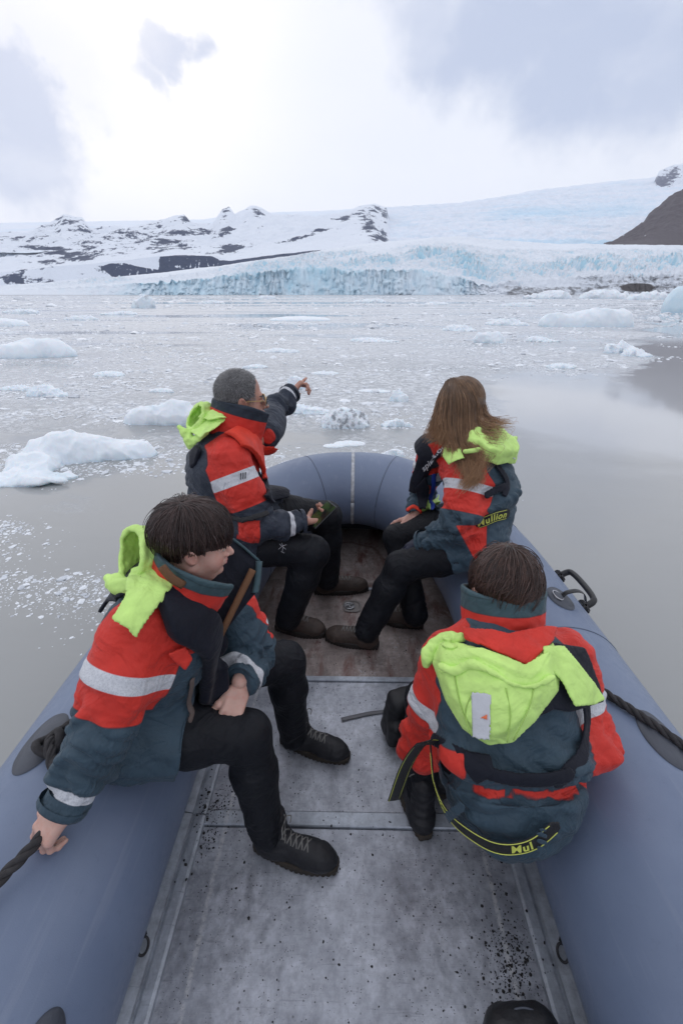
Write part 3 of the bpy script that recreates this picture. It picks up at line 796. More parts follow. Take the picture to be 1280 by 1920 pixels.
# floor
fl = []
for i, p in enumerate(TP):
    if p[1] > 1.561: fl.append((BX+(p[0]-BX)*(1.0 if p[1] < 2.6 else 1.0), p[1]+(.16*sstep(p[1], 2.5, 2.85)), 0.0))
m_ = MB(); fl2 = [(x, y, .004) for x, y, z in fl]; n = len(fl2)
m_.add([(BX, 1.7, .004)]+fl2, [(0, i+1, i+2) for i in range(n-1)]+[(0, n, 1)]); B(m_.build('bow_floor', BOWFLOOR, boat, smooth=False))
# bow apron joins tube underside and floor
top = [(p[0], p[1]+.05, p[2]-TR[i]*.9) for i, p in enumerate(TP) if p[1] > 1.561]
m_ = MB(); m_.add(top+fl2, [(i, i+1, n+i+1, n+i) for i in range(n-1)]); B(m_.build('bow_apron', GREYR, boat))
def plate(name, x0, x1, y0, y1, z, th, mat, bev=.003):
    m_ = MB(); m_.box(((x0+x1)/2+BX, (y0+y1)/2, z-th/2), (x1-x0, y1-y0, th), bev=bev); return B(m_.build(name, mat, boat, smooth=False))
plate('floor_panel', -.50, .50, -.6, .905, .003, .02, ALU)
plate('floor_panel', -.50, .50, .957, 1.536, .003, .02, ALU)
for y in (.931, 1.553):
    plate('cross_rail', -.497, .497, y-.024 if y < 1 else y-.015, y+.024 if y < 1 else y+.012, .012, .02, RAIL)
m_ = MB(); m_.box((BX+.02, 2.256, .008), (.66, .020, .012), bev=.002); B(m_.build('cross_rail', RAIL, boat, smooth=False))
for s_ in (-1, 1):
    for (y0, y1) in ((-.7, .928), (.932, 1.56)):
        prof = [(.488, .0), (.488, .022), (.496, .026), (.520, .027), (.522, .019), (.530, .019), (.532, .030), (.560, .036), (.562, .055), (.568, .055), (.575, .0)]
        v = [(BX+s_*x, y, z+.001) for y in (y0, y1) for x, z in prof]; k = len(prof)
        f = [(i, i+1, k+i+1, k+i) for i in range(k-1)]+[tuple(range(k)), tuple(range(k, 2*k))[::-1]]
        m_ = MB(); m_.add(v, f); B(m_.build('side_rail', RAIL, boat, smooth=False))
# hatch with valve
hc = PZ(660, 1137, .006)
a = np.linspace(0, 2*np.pi, 41)[:-1]
m_ = MB()
sq = lambda r, k: [(hc[0]+r*np.sign(np.cos(q))*abs(np.cos(q))**k, hc[1]+r*np.sign(np.sin(q))*abs(np.sin(q))**k) for q in a]
o_, i_ = sq(.052, .55), sq(.043, .7)
v = [(x, y, .009) for x, y in o_]+[(x, y, .011) for x, y in i_]+[(x, y, .0045) for x, y in sq(.040, .8)]
m_.add(v, [(i, (i+1) % 40, 40+(i+1) % 40, 40+i) for i in range(40)]+[(40+i, 40+(i+1) % 40, 80+(i+1) % 40, 80+i) for i in range(40)]+[tuple(80+i for i in range(40))])
hatch = B(m_.build('hatch', simple('hatch_rim', (.20, .18, .17), .5), boat, smooth=False))
m_ = MB(); ring = [(hc[0]+.028*math.cos(q), hc[1]+.028*math.sin(q), .010) for q in a]; m_.tube(ring, .005, 8, closed=True)
m_.add([(hc[0]+.026*math.cos(q), hc[1]+.026*math.sin(q), .009) for q in a], [tuple(range(40))])
m_.box((hc[0], hc[1], .015), (.042, .010, .012), Matrix.Rotation(.5, 3, 'Z'), .003); m_.box((hc[0]+.004, hc[1]-.012, .013), (.010, .022, .008), Matrix.Rotation(.5, 3, 'Z'), .002)
v_ = m_.build('valve', simple('valve_metal', (.33, .33, .34), .35, .6), hatch, smooth=False); v_.matrix_parent_inverse = bo

# patches, handle, straps, ropes
def patch(name, px, py, rl, rw, mat=GREYR):
    p, nn, T = on_tube(px, py); side = np.cross(nn, T); k = np.argmin(((TP-p)**2).sum(1)); c = TP[k]+T*np.dot(p-TP[k], T); rad = np.linalg.norm(p-c)
    a = np.linspace(0, 2*np.pi, 41)[:-1]; v = []
    for (s_, h) in ((1, .001), (.94, .006), (.6, .007), (.45, .013), (.2, .015)):
        for q in a:
            al = s_*rw*math.sin(q)/rad; v.append(c+T*(s_*rl*math.cos(q))+(nn*math.cos(al)+side*math.sin(al))*(rad+h))
    f = grid_faces(5, 40, True).tolist()+[tuple(160+i for i in range(40))]
    m_ = MB(); m_.add(v, f); return B(m_.build(name, mat, boat)), p, nn, T, side
pR, p0, n0, T0, S0 = patch('ring_patch', 1050, 1122, .075, .05)
m_ = MB(); m_.tube([p0+n0*.016+T0*.03*math.cos(q)+S0*.018*math.sin(q) for q in a], .003, 6, closed=True)
x = m_.build('ring', simple('steel_ring', (.4, .4, .42), .3, .9), pR); x.matrix_parent_inverse = bo
outw = unit(V(1, -.1, .25))
m_ = MB(); st = spline([p0+n0*.012, p0+n0*.028+outw*.012, p0+n0*.030+outw*.05, p0+outw*.085+n0*.008, p0+outw*.10-V(0, 0, .03)], 20)
m_.tube(st, .013, 6, side=V(0, 1, 0), ry=.002); B(m_.build('strap', BLACKR, boat))
pR2, p1, n1, T1, S1 = patch('ring_patch', 1240, 1385, .095, .055)
pL, p2, n2_, T2, S2 = patch('ring_patch', 78, 1392, .095, .060)
pL2, p3, n3_, T3, S3 = patch('ring_patch', 66, 2003, .075, .042)
patch('ring_patch', 1015, 1140, .02, .014, BLACKR)
# carry handle
def tube_pt(sx, y, el):
    k = nearest(sx*.755+BX, y); T, u, w2 = tube_frame(k); u = u*np.sign(u[0])*sx; nn = u*math.cos(el)+V(0, 0, 1)*math.sin(el); return TP[k]+nn*TR[k], nn, T
ha, na, Ta = tube_pt(1, 1.82, R(33)); hb, nb_, Tb = tube_pt(1, 1.60, R(33))
m_ = MB(); ax = unit(hb-ha); ou = unit(na)
A0 = ha+ou*.0; B0 = hb+ou*.0
pts = spline([A0-ou*.02, A0+ou*.045, A0+ou*.062+ax*.03, (A0+B0)/2+ou*.066, B0+ou*.062-ax*.03, B0+ou*.045, B0-ou*.02], 36)
m_.tube(pts, .016, 10, side=np.cross(ax, ou), ry=.013)
for q in (A0, B0): m_.box(q+ou*.006, (.05, .06, .03), frame(na, Ta), .01)
B(m_.build('carry_handle', BLACKR, boat))
def rope(name, pts, r=.0125, n=120, parent=None):
    c = spline(pts, n); m_ = MB(); L = np.concatenate([[0], np.cumsum(np.linalg.norm(np.diff(c, axis=0), axis=1))])
    T = np.gradient(c, axis=0); T /= np.linalg.norm(T, axis=1)[:, None]; u = np.cross(T, (0.1, .2, 1.)); u /= np.linalg.norm(u, axis=1)[:, None]; w_ = np.cross(T, u)
    c2 = spline(c, n*4) if False else c
    for ph in (0, 2.094, 4.189):
        a_ = L/(r*6)*2*np.pi*.8+ph
        m_.tube(c+(u*np.cos(a_)[:, None]+w_*np.sin(a_)[:, None])*r*.5, r*.56, 8)
    o = m_.build(name, ROPE, parent or boat)
    if not parent: B(o)
    return o
g = on_tube
RH = PZ(88, 1552, .545)
rope('grab_rope', [RH+V(-.16, -.42, -.05), PZ(-60, 1715, .535), PZ(0, 1650, .54), RH, g(104, 1470, .02)[0], g(96, 1400, .03)[0], g(104, 1385, .03)[0]], n=200)
rope('grab_rope', [g(100, 1440, .02)[0], g(92, 1395, .035)[0], g(112, 1372, .02)[0], g(150, 1345, .015)[0], g(200, 1300, .015)[0], g(262, 1235, .015)[0], g(330, 1160, .015)[0]], .0125, 160)
m_ = MB(); k_ = g(92, 1392, .03)[0]
m_.tube([k_+V(.026*math.cos(q), .03*math.sin(q), .012*math.sin(2*q)) for q in np.linspace(0, 6.28, 24)[:-1]], .011, 8, closed=True); B(m_.build('rope_knot', ROPE, boat))
rope('grab_rope', [g(1065, 1255, .015)[0], g(1135, 1300, .015)[0], g(1200, 1342, .016)[0], g(1262, 1385, .022)[0], tube_pt(1, .80, R(50))[0]+V(0, 0, .014), tube_pt(1, .60, R(52))[0]+V(0, 0, .014), tube_pt(1, .35, R(55))[0]+V(0, 0, .014)], .0125, 160)
# lashing rings by the rails
for (sx, px, py, px2, py2) in ((-1, 268, 1778, 272, 1738), (1, 1030, 1790, 1036, 1752)):
    p = np.array((BX+sx*.545, PZ(px, py, .05)[1], .062)); m_ = MB()
    m_.tube([p+V(sx*.010*math.sin(q)*1.0, .019*math.cos(q), .010*math.sin(q)) for q in np.linspace(0, 6.283, 25)[:-1]], .0035, 8, closed=True); B(m_.build('lashing_ring', BLACKR, boat))
    m_ = MB(); q0 = p+V(sx*.004, .018, .01); m_.tube([q0, q0+V(sx*.012, .02, .03), q0+V(sx*.018, .045, .055), q0+V(sx*.035, .05, .05)], .010, 6, side=V(1, 0, 0), ry=.004); B(m_.build('lashing_strap', BLACKR, boat))

# --- grit
def grit():
    rg = np.random.default_rng(3); pts = []
    def add(n, x, y, sx, sy, s): pts.append(np.stack([rg.normal(x, sx, n), rg.normal(y, sy, n), rg.lognormal(math.log(s), .45, n)], -1))
    pts.append(np.stack([rg.uniform(-.46, .50, 1100), rg.uniform(.2, 1.55, 1100), rg.lognormal(math.log(.0013), .5, 1100)], -1))
    add(420, .44, .58, .035, .05, .0024); add(150, .40, .50, .06, .08, .0022); add(160, -.46, .96, .025, .03, .0024); add(60, -.45, .86, .02, .05, .0028)
    add(120, -.40, 1.00, .03, .06, .002); add(260, -.12, 1.25, .15, .12, .0014); add(200, -.35, 1.1, .06, .12, .0014); add(40, .47, .75, .02, .1, .003)
    add(200, .1, 1.68, .2, .08, .0016); add(60, .05, 2.62, .12, .06, .003); add(120, 0, .7, .2, .2, .0018); add(16, .05, .7, .2, .15, .0042); add(10, -.47, .87, .02, .1, .006)
    p = np.concatenate(pts); p = p[(p[:, 0] > -.54) & (p[:, 0] < .57)]; M_ = len(p)
    b = np.array([(0, 0, .8), *[(math.cos(a)*.9, math.sin(a)*.9, .3) for a in np.arange(5)*1.2566], *[(math.cos(a+.6)*.95, math.sin(a+.6)*.95, -.35) for a in np.arange(5)*1.2566]])
    f = [(0, i+1, (i+1) % 5+1) for i in range(5)]+[(i+1, i+6, (i+1) % 5+1) for i in range(5)]+[((i+1) % 5+1, i+6, (i+1) % 5+6) for i in range(5)]
    an = rg.uniform(0, 6.28, M_); st_ = rg.uniform(.5, 1, M_)
    v = b[None]*rg.uniform(.7, 1.25, (M_, 11, 1))*np.minimum(p[:, 2], .006)[:, None, None]*.8; v[..., 0] *= st_[:, None]
    v = np.stack([v[..., 0]*np.cos(an)[:, None]-v[..., 1]*np.sin(an)[:, None], v[..., 0]*np.sin(an)[:, None]+v[..., 1]*np.cos(an)[:, None], v[..., 2]], -1)
    z = np.where(p[:, 1] > 1.56, .005, .003)+np.where((np.abs(p[:, 0]-BX) > .49), .026, 0)+np.where(np.abs(p[:, 1]-.931) < .024, .009, 0)
    v = v+np.stack([p[:, 0], p[:, 1], z], -1)[:, None]
    F = (np.array(f)[None]+np.arange(M_)[:, None, None]*11).reshape(-1, 3)
    mk('grit', v.reshape(-1, 3), F, simple('black_grit', (.015, .014, .014), .8), smooth=True, kind='stuff')
grit()
# ================================================================== PEOPLE
# ---- materials
def cloth_mat(name, base, red=None, fold=.75, sheen=.06, spec=.35):
    """jacket cloth; attributes red/white/dark pick the sewn-in panels"""
    t = material(name)
    n = t.noise(t.pos, 14, 6, .6)
    c = t.mix(t.mr(n, .3, .7), tuple(q*.85 for q in base), tuple(q*1.15 for q in base))
    if red is not None:
        rc = t.mix(t.mr(n, .3, .7), tuple(q*.9 for q in red), tuple(q*1.08 for q in red))
        c = t.mix(t.mr(t.attr('red'), -.001, .001), c, rc)
        c = t.mix(t.mr(t.attr('dark'), -.001, .001), c, (.012, .014, .020))
        sm_ = t.m('MULTIPLY', t.mr(t.m('ABSOLUTE', t.attr('red')), .0008, .0022, .5, 0), 1.0)
        c = t.mix(sm_, c, tuple(q*.35 for q in base))
        wn = t.vor(t.pos, 260, 'F1')
        wc = t.mix(t.mr(wn, .2, .6), (.50, .51, .54), (.62, .63, .66))
        c = t.mix(t.mr(t.attr('white'), -.001, .001), c, wc)
        c = t.mix(t.mr(t.m('ABSOLUTE', t.attr('seam')), .0012, .0022, .55, 0), c, tuple(q*.4 for q in base))
    t.put(t.bs.inputs['Base Color'], c); t.bs.inputs['Roughness'].default_value = .62
    t.bs.inputs['Sheen Weight'].default_value = sheen
    t.bs.inputs['Specular IOR Level'].default_value = spec
    def crease(sc_, k, dd):
        nn = t.noise(t.pos, sc_, 3, .5, dd); return t.m('SUBTRACT', 1, t.m('MULTIPLY', t.m('ABSOLUTE', t.m('SUBTRACT', nn, .5)), k), clamp=True)
    wr = t.m('ADD', t.m('MULTIPLY', t.noise(t.pos, 15, 3, .5, .8), .9), t.m('ADD', t.m('MULTIPLY', crease(7, 9, 1.8), .35), t.m('MULTIPLY', crease(17, 8, 1.0), .10)))
    t.put(t.bs.inputs['Normal'], t.bump(t.m('ADD', wr, t.m('MULTIPLY', t.noise(t.pos, 900, 1, .5), .06)), fold, .010))
    return t.mat
RED = (.62, .035, .022)
JACKET = cloth_mat('jacket_cloth', (.036, .066, .092), RED)
JACKET_DK = cloth_mat('jacket_cloth_dark', (.026, .034, .052), RED)
PANTS = cloth_mat('trouser_cloth', (.0075, .0085, .012), fold=.6, sheen=0, spec=.25)
LIME = cloth_mat('lime_cloth', (.58, .84, .23), fold=.5)
VEST = cloth_mat('lifejacket_cloth', (.0085, .010, .018), fold=.4, spec=.2)
COLLAR_DK = cloth_mat('collar_dark_cloth', (.020, .030, .045), RED, fold=.3)
REDCLOTH = cloth_mat('red_cloth', RED, fold=.6)
COLLAR = cloth_mat('collar_cloth', (.045, .085, .10), RED, fold=.3)
BELT = simple('belt_webbing', (.012, .012, .014), .6, 0, .4, 400)
YEL = simple('belt_yellow', (.62, .66, .12), .6)
SILV = simple('reflective_silver', (.52, .53, .56), .35, 0, .2, 200)
LEATHER = simple('boot_leather', (.058, .040, .032), .65, 0, .5, 90, .3, 25)
SOLE = simple('boot_sole', (.018, .014, .012), .7, 0, .5, 60, .3, 30)
BLACKBOOT = simple('black_boot', (.010, .010, .013), .6, 0, .5, 90)
MUDSOLE = simple('muddy_sole', (.035, .027, .020), .85, 0, .6, 60, .5, 30)
LACE = simple('lace', (.17, .165, .155), .8)
def skin_mat(name, base, lipc, brow):
    t = material(name)
    n = t.noise(t.pos, 30, 5, .6)
    c = t.mix(t.mr(n, .3, .7), tuple(q*.92 for q in base), tuple(q*1.06 for q in base))
    c = t.mix(t.mr(t.noise(t.pos, 55, 4, .6), .48, .66, 0, .5), c, (base[0]*.98, base[1]*.72, base[2]*.70))
    c = t.mix(t.mr(t.attr('blush'), 0, 1, 0, .55), c, (base[0]*1.0, base[1]*.62, base[2]*.60))
    c = t.mix(t.mr(t.attr('stubble'), 0, 1, 0, .6), c, tuple(q*.45 for q in base))
    c = t.mix(t.mr(t.attr('lip'), -.001, .001), c, lipc)
    c = t.mix(t.mr(t.attr('browa'), -.0015, .0015), c, brow)
    c = t.mix(t.mr(t.attr('eye'), -.0006, .0006), c, (.55, .53, .50))
    c = t.mix(t.mr(t.attr('iris'), -.0006, .0006), c, (.02, .012, .01))
    t.put(t.bs.inputs['Base Color'], c); t.bs.inputs['Roughness'].default_value = .48
    t.bs.inputs['Subsurface Weight'].default_value = .12; t.bs.inputs['Subsurface Radius'].default_value = (.01, .004, .002); t.bs.inputs['Subsurface Scale'].default_value = 1
    t.put(t.bs.inputs['Normal'], t.bump(t.noise(t.pos, 350, 3, .6), .12, .002))
    return t.mat
SKIN_BOY = skin_mat('skin_boy', (.60, .37, .30), (.48, .16, .15), (.03, .02, .018))
SKIN_MAN = skin_mat('skin_man', (.46, .245, .18), (.32, .12, .10), (.06, .05, .045))
SKIN_WOM = skin_mat('skin_woman', (.56, .33, .26), (.45, .16, .15), (.06, .04, .03))


# ---- head: local x right, y forward, z up; origin between the eyes' height at head centre
def head_sdf(P, o, M, s=1.0, child=False, man=False):
    q = ((P-o) @ M)/s
    d = s_ell(q, (0, -.012, .045), (.074, .096, .090))
    d = smin(d, s_ell(q, (0, .030, -.025), (.060, .062, .078)), .03)
    d = smin(d, s_ell(q, (0, .044, -.080), (.036 if not child else .034, .036, .028)), .035)
    for sx in (-1, 1):
        d = smin(d, s_ell(q, (sx*.036, .055, -.036), (.024, .026, .030 if child else .026)), .025)   # cheeks
        d = smin(d, s_cone(q, (sx*.058, .0, -.050), (sx*.022, .052, -.092), .016, .014), .025)           # jaw
    d = smin(d, s_cone(q, (-.03, .078, .024), (.03, .078, .024), .011, .011), .022)                      # brow
    for sx in (-1, 1): d = -smin(-d, s_ell(q, (sx*.031, .098, .004), (.019, .016, .012)), .012)
    nb = (0, .084, .010); nt = (0, .110 if child else .114, -.024)
    d = smin(d, s_cone(q, nb, nt, .007, .0105), .010)
    for sx in (-1, 1): d = smin(d, s_ell(q, (sx*.011, .096, -.028), (.008, .010, .007)), .006)
    d = smin(d, s_ell(q, (0, .086, -.052), (.022, .014, .014)), .012)
    d = smin(d, s_ell(q, (0, .0985, -.0465), (.018, .006, .0038)), .003)
    d = smin(d, s_ell(q, (0, .0975, -.0560), (.016, .0065, .0045)), .003)
    d = smin(d, s_ell(q, (0, .082, -.086), (.016, .014, .013)), .012)
    for sx in (-1, 1):
        d = smin(d, s_ell(q, (sx*.030, .0765, .004), (.0145, .0125, .0115)), .002)
        Me = frame((sx*.25, -.18, 1), (1, -sx*.35, 0))
        e = s_ell(q, (sx*.079, -.006, -.004), (.0075, .019, .031), Me)
        e = -smin(-e, s_ell(q, (sx*.088, -.001, -.002), (.007, .010, .019), Me), .005)
        d = smin(d, e, .006)
    d = smin(d, s_cone(q, (0, -.018, -.05), (0, -.038, -.17), .050 if child else .058, .054 if child else .066), .03)
    return d*s
def head_attrs(v, o, M, s=1.0, stubble=0.0, blush=0.0):
    q = ((v-o) @ M)/s; a = {}
    a['lip'] = -np.minimum(s_ell(q, (0, .1005, -.0465), (.018, .009, .0038)), s_ell(q, (0, .099, -.0562), (.016, .009, .0045)))
    ax = np.abs(q[:, 0])
    qq = np.stack([ax, q[:, 1], q[:, 2]], 1)
    a['eye'] = -s_ell(qq, (.031, .092, .003), (.013, .02, .0042)); a['iris'] = np.minimum(-s_ell(qq, (.031, .09, .003), (.0052, .02, .0052)), a['eye']+.0012)
    a['iris'] = np.maximum(a['iris'], -np.abs(s_ell(qq, (.031, .092, .004), (.0135, .02, .0050)))+.0006)
    a['browa'] = -s_ell(qq, (.032, .085, .026), (.019, .02, .0045))
    a['blush'] = blush*np.exp(-(((ax-.045)/.02)**2+((q[:, 2]+.035)/.022)**2))*(q[:, 1] > .03)+blush*.8*np.exp(-(((ax-.082)/.012)**2+((q[:, 1]+.006)/.02)**2))
    a['stubble'] = stubble*sstep(-q[:, 2], .02, .05)*sstep(q[:, 1], .0, .03)
    return a


# ---- hand
def hand_prims(wr, d, n, side=1, s=1.0, curl=(.35, .4, .45, .5), thumb=(.5, .3), spread=.12):
    """wr wrist, d pointing dir of the palm, n the way the palm faces; side +1 thumb on +cross(d,n)"""
    d = unit(d); n = unit(n-d*np.dot(n, d)); x = np.cross(d, n)*side
    segs = []
    L = [(.044, .027, .022), (.048, .030, .023), (.044, .028, .022), (.035, .021, .019)]
    off = [.030, .010, -.010, -.028]; base = [.083, .087, .084, .076]; r = [.0095, .0098, .0092, .0082]
    for k in range(4):
        c = curl[k] if np.ndim(curl[k]) else (curl[k],)*3
        p = wr+(d*base[k]+x*off[k])*s; ang = 0.0; dd0 = unit(d+x*(off[k]/.03)*spread)
        pts = [p]
        for j in range(3):
            ang += c[j]; dd = dd0*math.cos(ang)+n*math.sin(ang); p = p+dd*L[k][j]*s; pts.append(p)
        segs.append((pts, [r[k]*s, r[k]*s*.95, r[k]*s*.88, r[k]*s*.75]))
    p = wr+(d*.030+x*.030+n*.006)*s
    a, b = thumb; d1 = unit(d*math.cos(a)+x*math.sin(a)+n*.35*b); d2 = unit(d1*math.cos(b)+n*math.sin(b)-x*.2*b); d3 = unit(d2*math.cos(b*.8)+n*math.sin(b*.8)-x*.3*b)
    pts = [p, p+d1*.040*s, p+d1*.040*s+d2*.032*s, p+d1*.040*s+d2*.032*s+d3*.024*s]
    segs.append((pts, [.0145*s, .012*s, .0108*s, .0088*s]))
    return dict(wr=wr, d=d, n=n, x=x, s=s, segs=segs)
def hand_sdf(P, H):
    s = H['s']; M = np.stack([H['x'], H['d'], H['n']], 1)
    q = (P-H['wr']) @ M
    dd = s_box(q, V(0, .048, 0)*s, V(.040, .042, .0135)*s, None, .013*s)
    dd = smin(dd, s_ell(q, V(.022, .035, .008)*s, V(.020, .030, .016)*s), .012*s)
    dd = smin(dd, s_etube(q, V(0, -H.get('tail', .05), 0)*s, V(0, .012, 0)*s, (.030*s, .024*s), (.029*s, .019*s), (1, 0, 0)), .02*s)
    for k, (pts, r) in enumerate(H['segs']):
        e = s_chain(P, pts, r, .004*s)
        for j in (1, 2): e = smin(e, np.linalg.norm(P-pts[j], axis=-1)-r[j]*1.08, .004*s)
        dd = smin(dd, e, .008*s)
    return dd


# ---- boots
def boot(toe, heel, ankle_dir, parent, mats, s=1.0, up=.10, lace=True, lift=0.0):
    """flat on the floor from heel to toe"""
    toe = np.array(toe, float); heel = np.array(heel, float); y = unit(toe-heel); L = np.linalg.norm(toe-heel); x = unit(np.cross(y, (0, 0, 1.))); z = np.cross(x, y)
    M = np.stack([x, y, z], 1); o = heel; w_ = .046*s
    def upper(P):
        q = (P-o) @ M
        d = s_ell(q, (0, L*.76, .040*s), (w_*.98, L*.27, .044*s))
        d = smin(d, s_ell(q, (0, L*.5, .045*s), (w_*.86, L*.36, .052*s)), .03)
        d = smin(d, s_ell(q, (0, L*.20, .040*s), (w_*.80, L*.22, .048*s)), .03)
        an = V(0, L*.24, .055*s)
        top = an+(np.array(ankle_dir) @ M)*up*1.0
        d = smin(d, s_etube(q, an, top, (.040*s, .050*s), (.045*s, .052*s), (1, 0, 0)), .035)
        d = smin(d, s_cone(q, V(0, L*.34, .085*s), V(0, L*.70, .070*s), .020*s, .012*s), .02)   # tongue
        d = smax(d, -(q[:, 2]-.010*s), .006)
        d = d-.0022*sstep(q[:, 1], L*.80, L*.815)-.0022*(1-sstep(q[:, 1], L*.17, L*.185))*(q[:, 2] < .075*s)+.0012*np.cos(np.clip(q[:, 2]-.06*s, -.02, .2)*260)*(q[:, 1] < L*.45)*(q[:, 2] > .07*s)
        return d+.0015*ridged(q*38, 2)*1.0
    def sole(P):
        q = (P-o) @ M
        hw = w_*(.92+.14*np.sin(np.clip(q[:, 1]/L, 0, 1)*2*np.pi-2.0))
        e = np.sqrt((q[:, 0]/hw)**4+((q[:, 1]-L*.5)/(L*.545))**4+1e-9)**.5
        d2 = (e-1)*w_*.9
        d = smax(d2, np.abs(q[:, 2]-.017*s)-.017*s, .006)
        tread = np.maximum(np.sin(q[:, 1]*380), 0)*.003*(q[:, 2] < .01)
        return d+tread
    lo = np.minimum(toe, heel)-V(.09, .09, .005); hi = np.maximum(toe, heel)+V(.09, .09, .22*s)
    v, f = mesh_sdf(upper, lo-V(0, 0, .02), hi, .0042); ob = mk('boot', v, f, mats[0], parent)
    v, f = mesh_sdf(sole, lo-V(0, 0, .02), hi-V(0, 0, .12), .0038); mk('sole', v, f, mats[1], ob)
    if lace:
        mb = MB()
        def top(x, y_, up_=.001):
            zz = np.linspace(.20*s, .02, 60); P_ = o+np.stack([np.full(60, x), np.full(60, L*y_), zz], 1)@M.T; dd = upper(P_); k_ = int(np.argmax(dd < 0)); return zz[k_]+up_ if dd[k_] < 0 else .05
        for k in range(5):
            u = .36+.07*k; wv = .020*s
            a = o+M@V(-wv, L*u, top(-wv, u)); b = o+M@V(wv, L*(u+.05), top(wv, u+.05)); m_ = o+M@V(0, L*(u+.025), top(0, u+.025, .003))
            mb.tube(spline([a, m_, b], 8), .0026, 5)
            a = o+M@V(wv, L*u, top(wv, u)); b = o+M@V(-wv, L*(u+.05), top(-wv, u+.05))
            mb.tube(spline([a, m_+z*.002, b], 8), .0026, 5)
        m_ = o+M@V(0, L*.37, top(0, .37, .004))
        for sx in (-1, 1): mb.tube(spline([m_, m_+M@V(sx*.02, .005, .012), m_+M@V(sx*.035, .012, -.008), m_+M@V(sx*.018, .015, -.012)], 12), .002, 5)
        mb.build('laces', LACE, ob)
    return ob, o+M@V(0, L*.24, .09*s)


# ---- hair
def hair_mat(name, dark, light, rough=.35):
    t = material(name)
    t.n.remove(t.bs); h = t.new('ShaderNodeBsdfPrincipled')
    n = t.noise(t.pos, 25, 4, .6); at = t.attr('tone')
    c = t.mix(t.m('ADD', t.m('MULTIPLY', n, .35), t.m('MULTIPLY', at, .75), clamp=True), dark, light)
    t.put(h.inputs['Base Color'], c); h.inputs['Roughness'].default_value = rough; h.inputs['Specular IOR Level'].default_value = .45
    t.l.new(h.outputs[0], t.out.inputs[0]); return t.mat
def strands(name, roots, paths, mat, parent, r0=.0006, tone=None):
    """paths (n, k, 3) -> thin hair curves"""
    n, k = paths.shape[:2]
    hc = bpy.data.hair_curves.new(name); hc.add_curves([k]*n)
    hc.points.foreach_set('position', paths.astype(np.float32).ravel())
    rad = np.tile(np.linspace(1, .35, k)*r0, n).astype(np.float32)
    hc.points.foreach_set('radius', rad)
    tn_ = np.asarray(tone if tone is not None else rng.uniform(0, 1, n)); a = hc.attributes.new('tone', 'FLOAT', 'CURVE' if tn_.ndim == 1 else 'POINT'); a.data.foreach_set('value', tn_.astype(np.float32).ravel())
    hc.materials.append(mat)
    o = bpy.data.objects.new(name, hc); sc.collection.objects.link(o); o.parent = parent
    return o


# ---- torso helpers
class Torso:
    def __init__(s, pel, neck, front, spine, k=.06, bend=(0, 0, 0)):
        """spine: list of (u along pelvis->neck, half width, half depth, forward offset)"""
        s.pel = np.array(pel, float); s.neck = np.array(neck, float); s.U = unit(s.neck-s.pel); F = np.array(front, float); s.F = unit(F-s.U*np.dot(F, s.U))
        s.S = np.cross(s.F, s.U)          # person's right-hand side
        s.L = np.linalg.norm(s.neck-s.pel); s.sp = spine; s.k = k; s.M = np.stack([s.S, s.F, s.U], 1); s.extra = []
        s.bend = np.array(bend, float)
    def at(s, u, x=0, f=0): return s.pel+s.U*s.L*u+s.S*x+s.F*f+s.bend*math.sin(math.pi*max(0, min(1, u)))
    def d(s, P):
        d = None
        for (u0, w0, d0, o0), (u1, w1, d1, o1) in zip(s.sp[:-1], s.sp[1:]):
            e = s_etube(P, s.at(u0, 0, o0), s.at(u1, 0, o1), (w0, d0), (w1, d1), s.S)
            d = e if d is None else smin(d, e, s.k)
        return d
    def loc(s, P):
        q = (P-s.pel) @ s.M; q = q.copy(); return q[..., 0], q[..., 1], q[..., 2]/s.L


def arm_t(P, S_, E_, W_):
    """parameter 0..1 upper arm, 1..2 forearm, and distance to the bone line"""
    def seg(a, b):
        ba = b-a; h = np.clip(((P-a)@ba)/(ba@ba), 0, 1); return h, np.linalg.norm(P-a-h[:, None]*ba, axis=1), ((P-a)@ba)/(ba@ba)
    h1, d1, r1 = seg(S_, E_); h2, d2, r2 = seg(E_, W_)
    t = np.where(d1 <= d2, h1, 1+h2); t = np.where((d1 <= d2) & (r1 < 0), r1, t)
    return t, np.minimum(d1, d2)


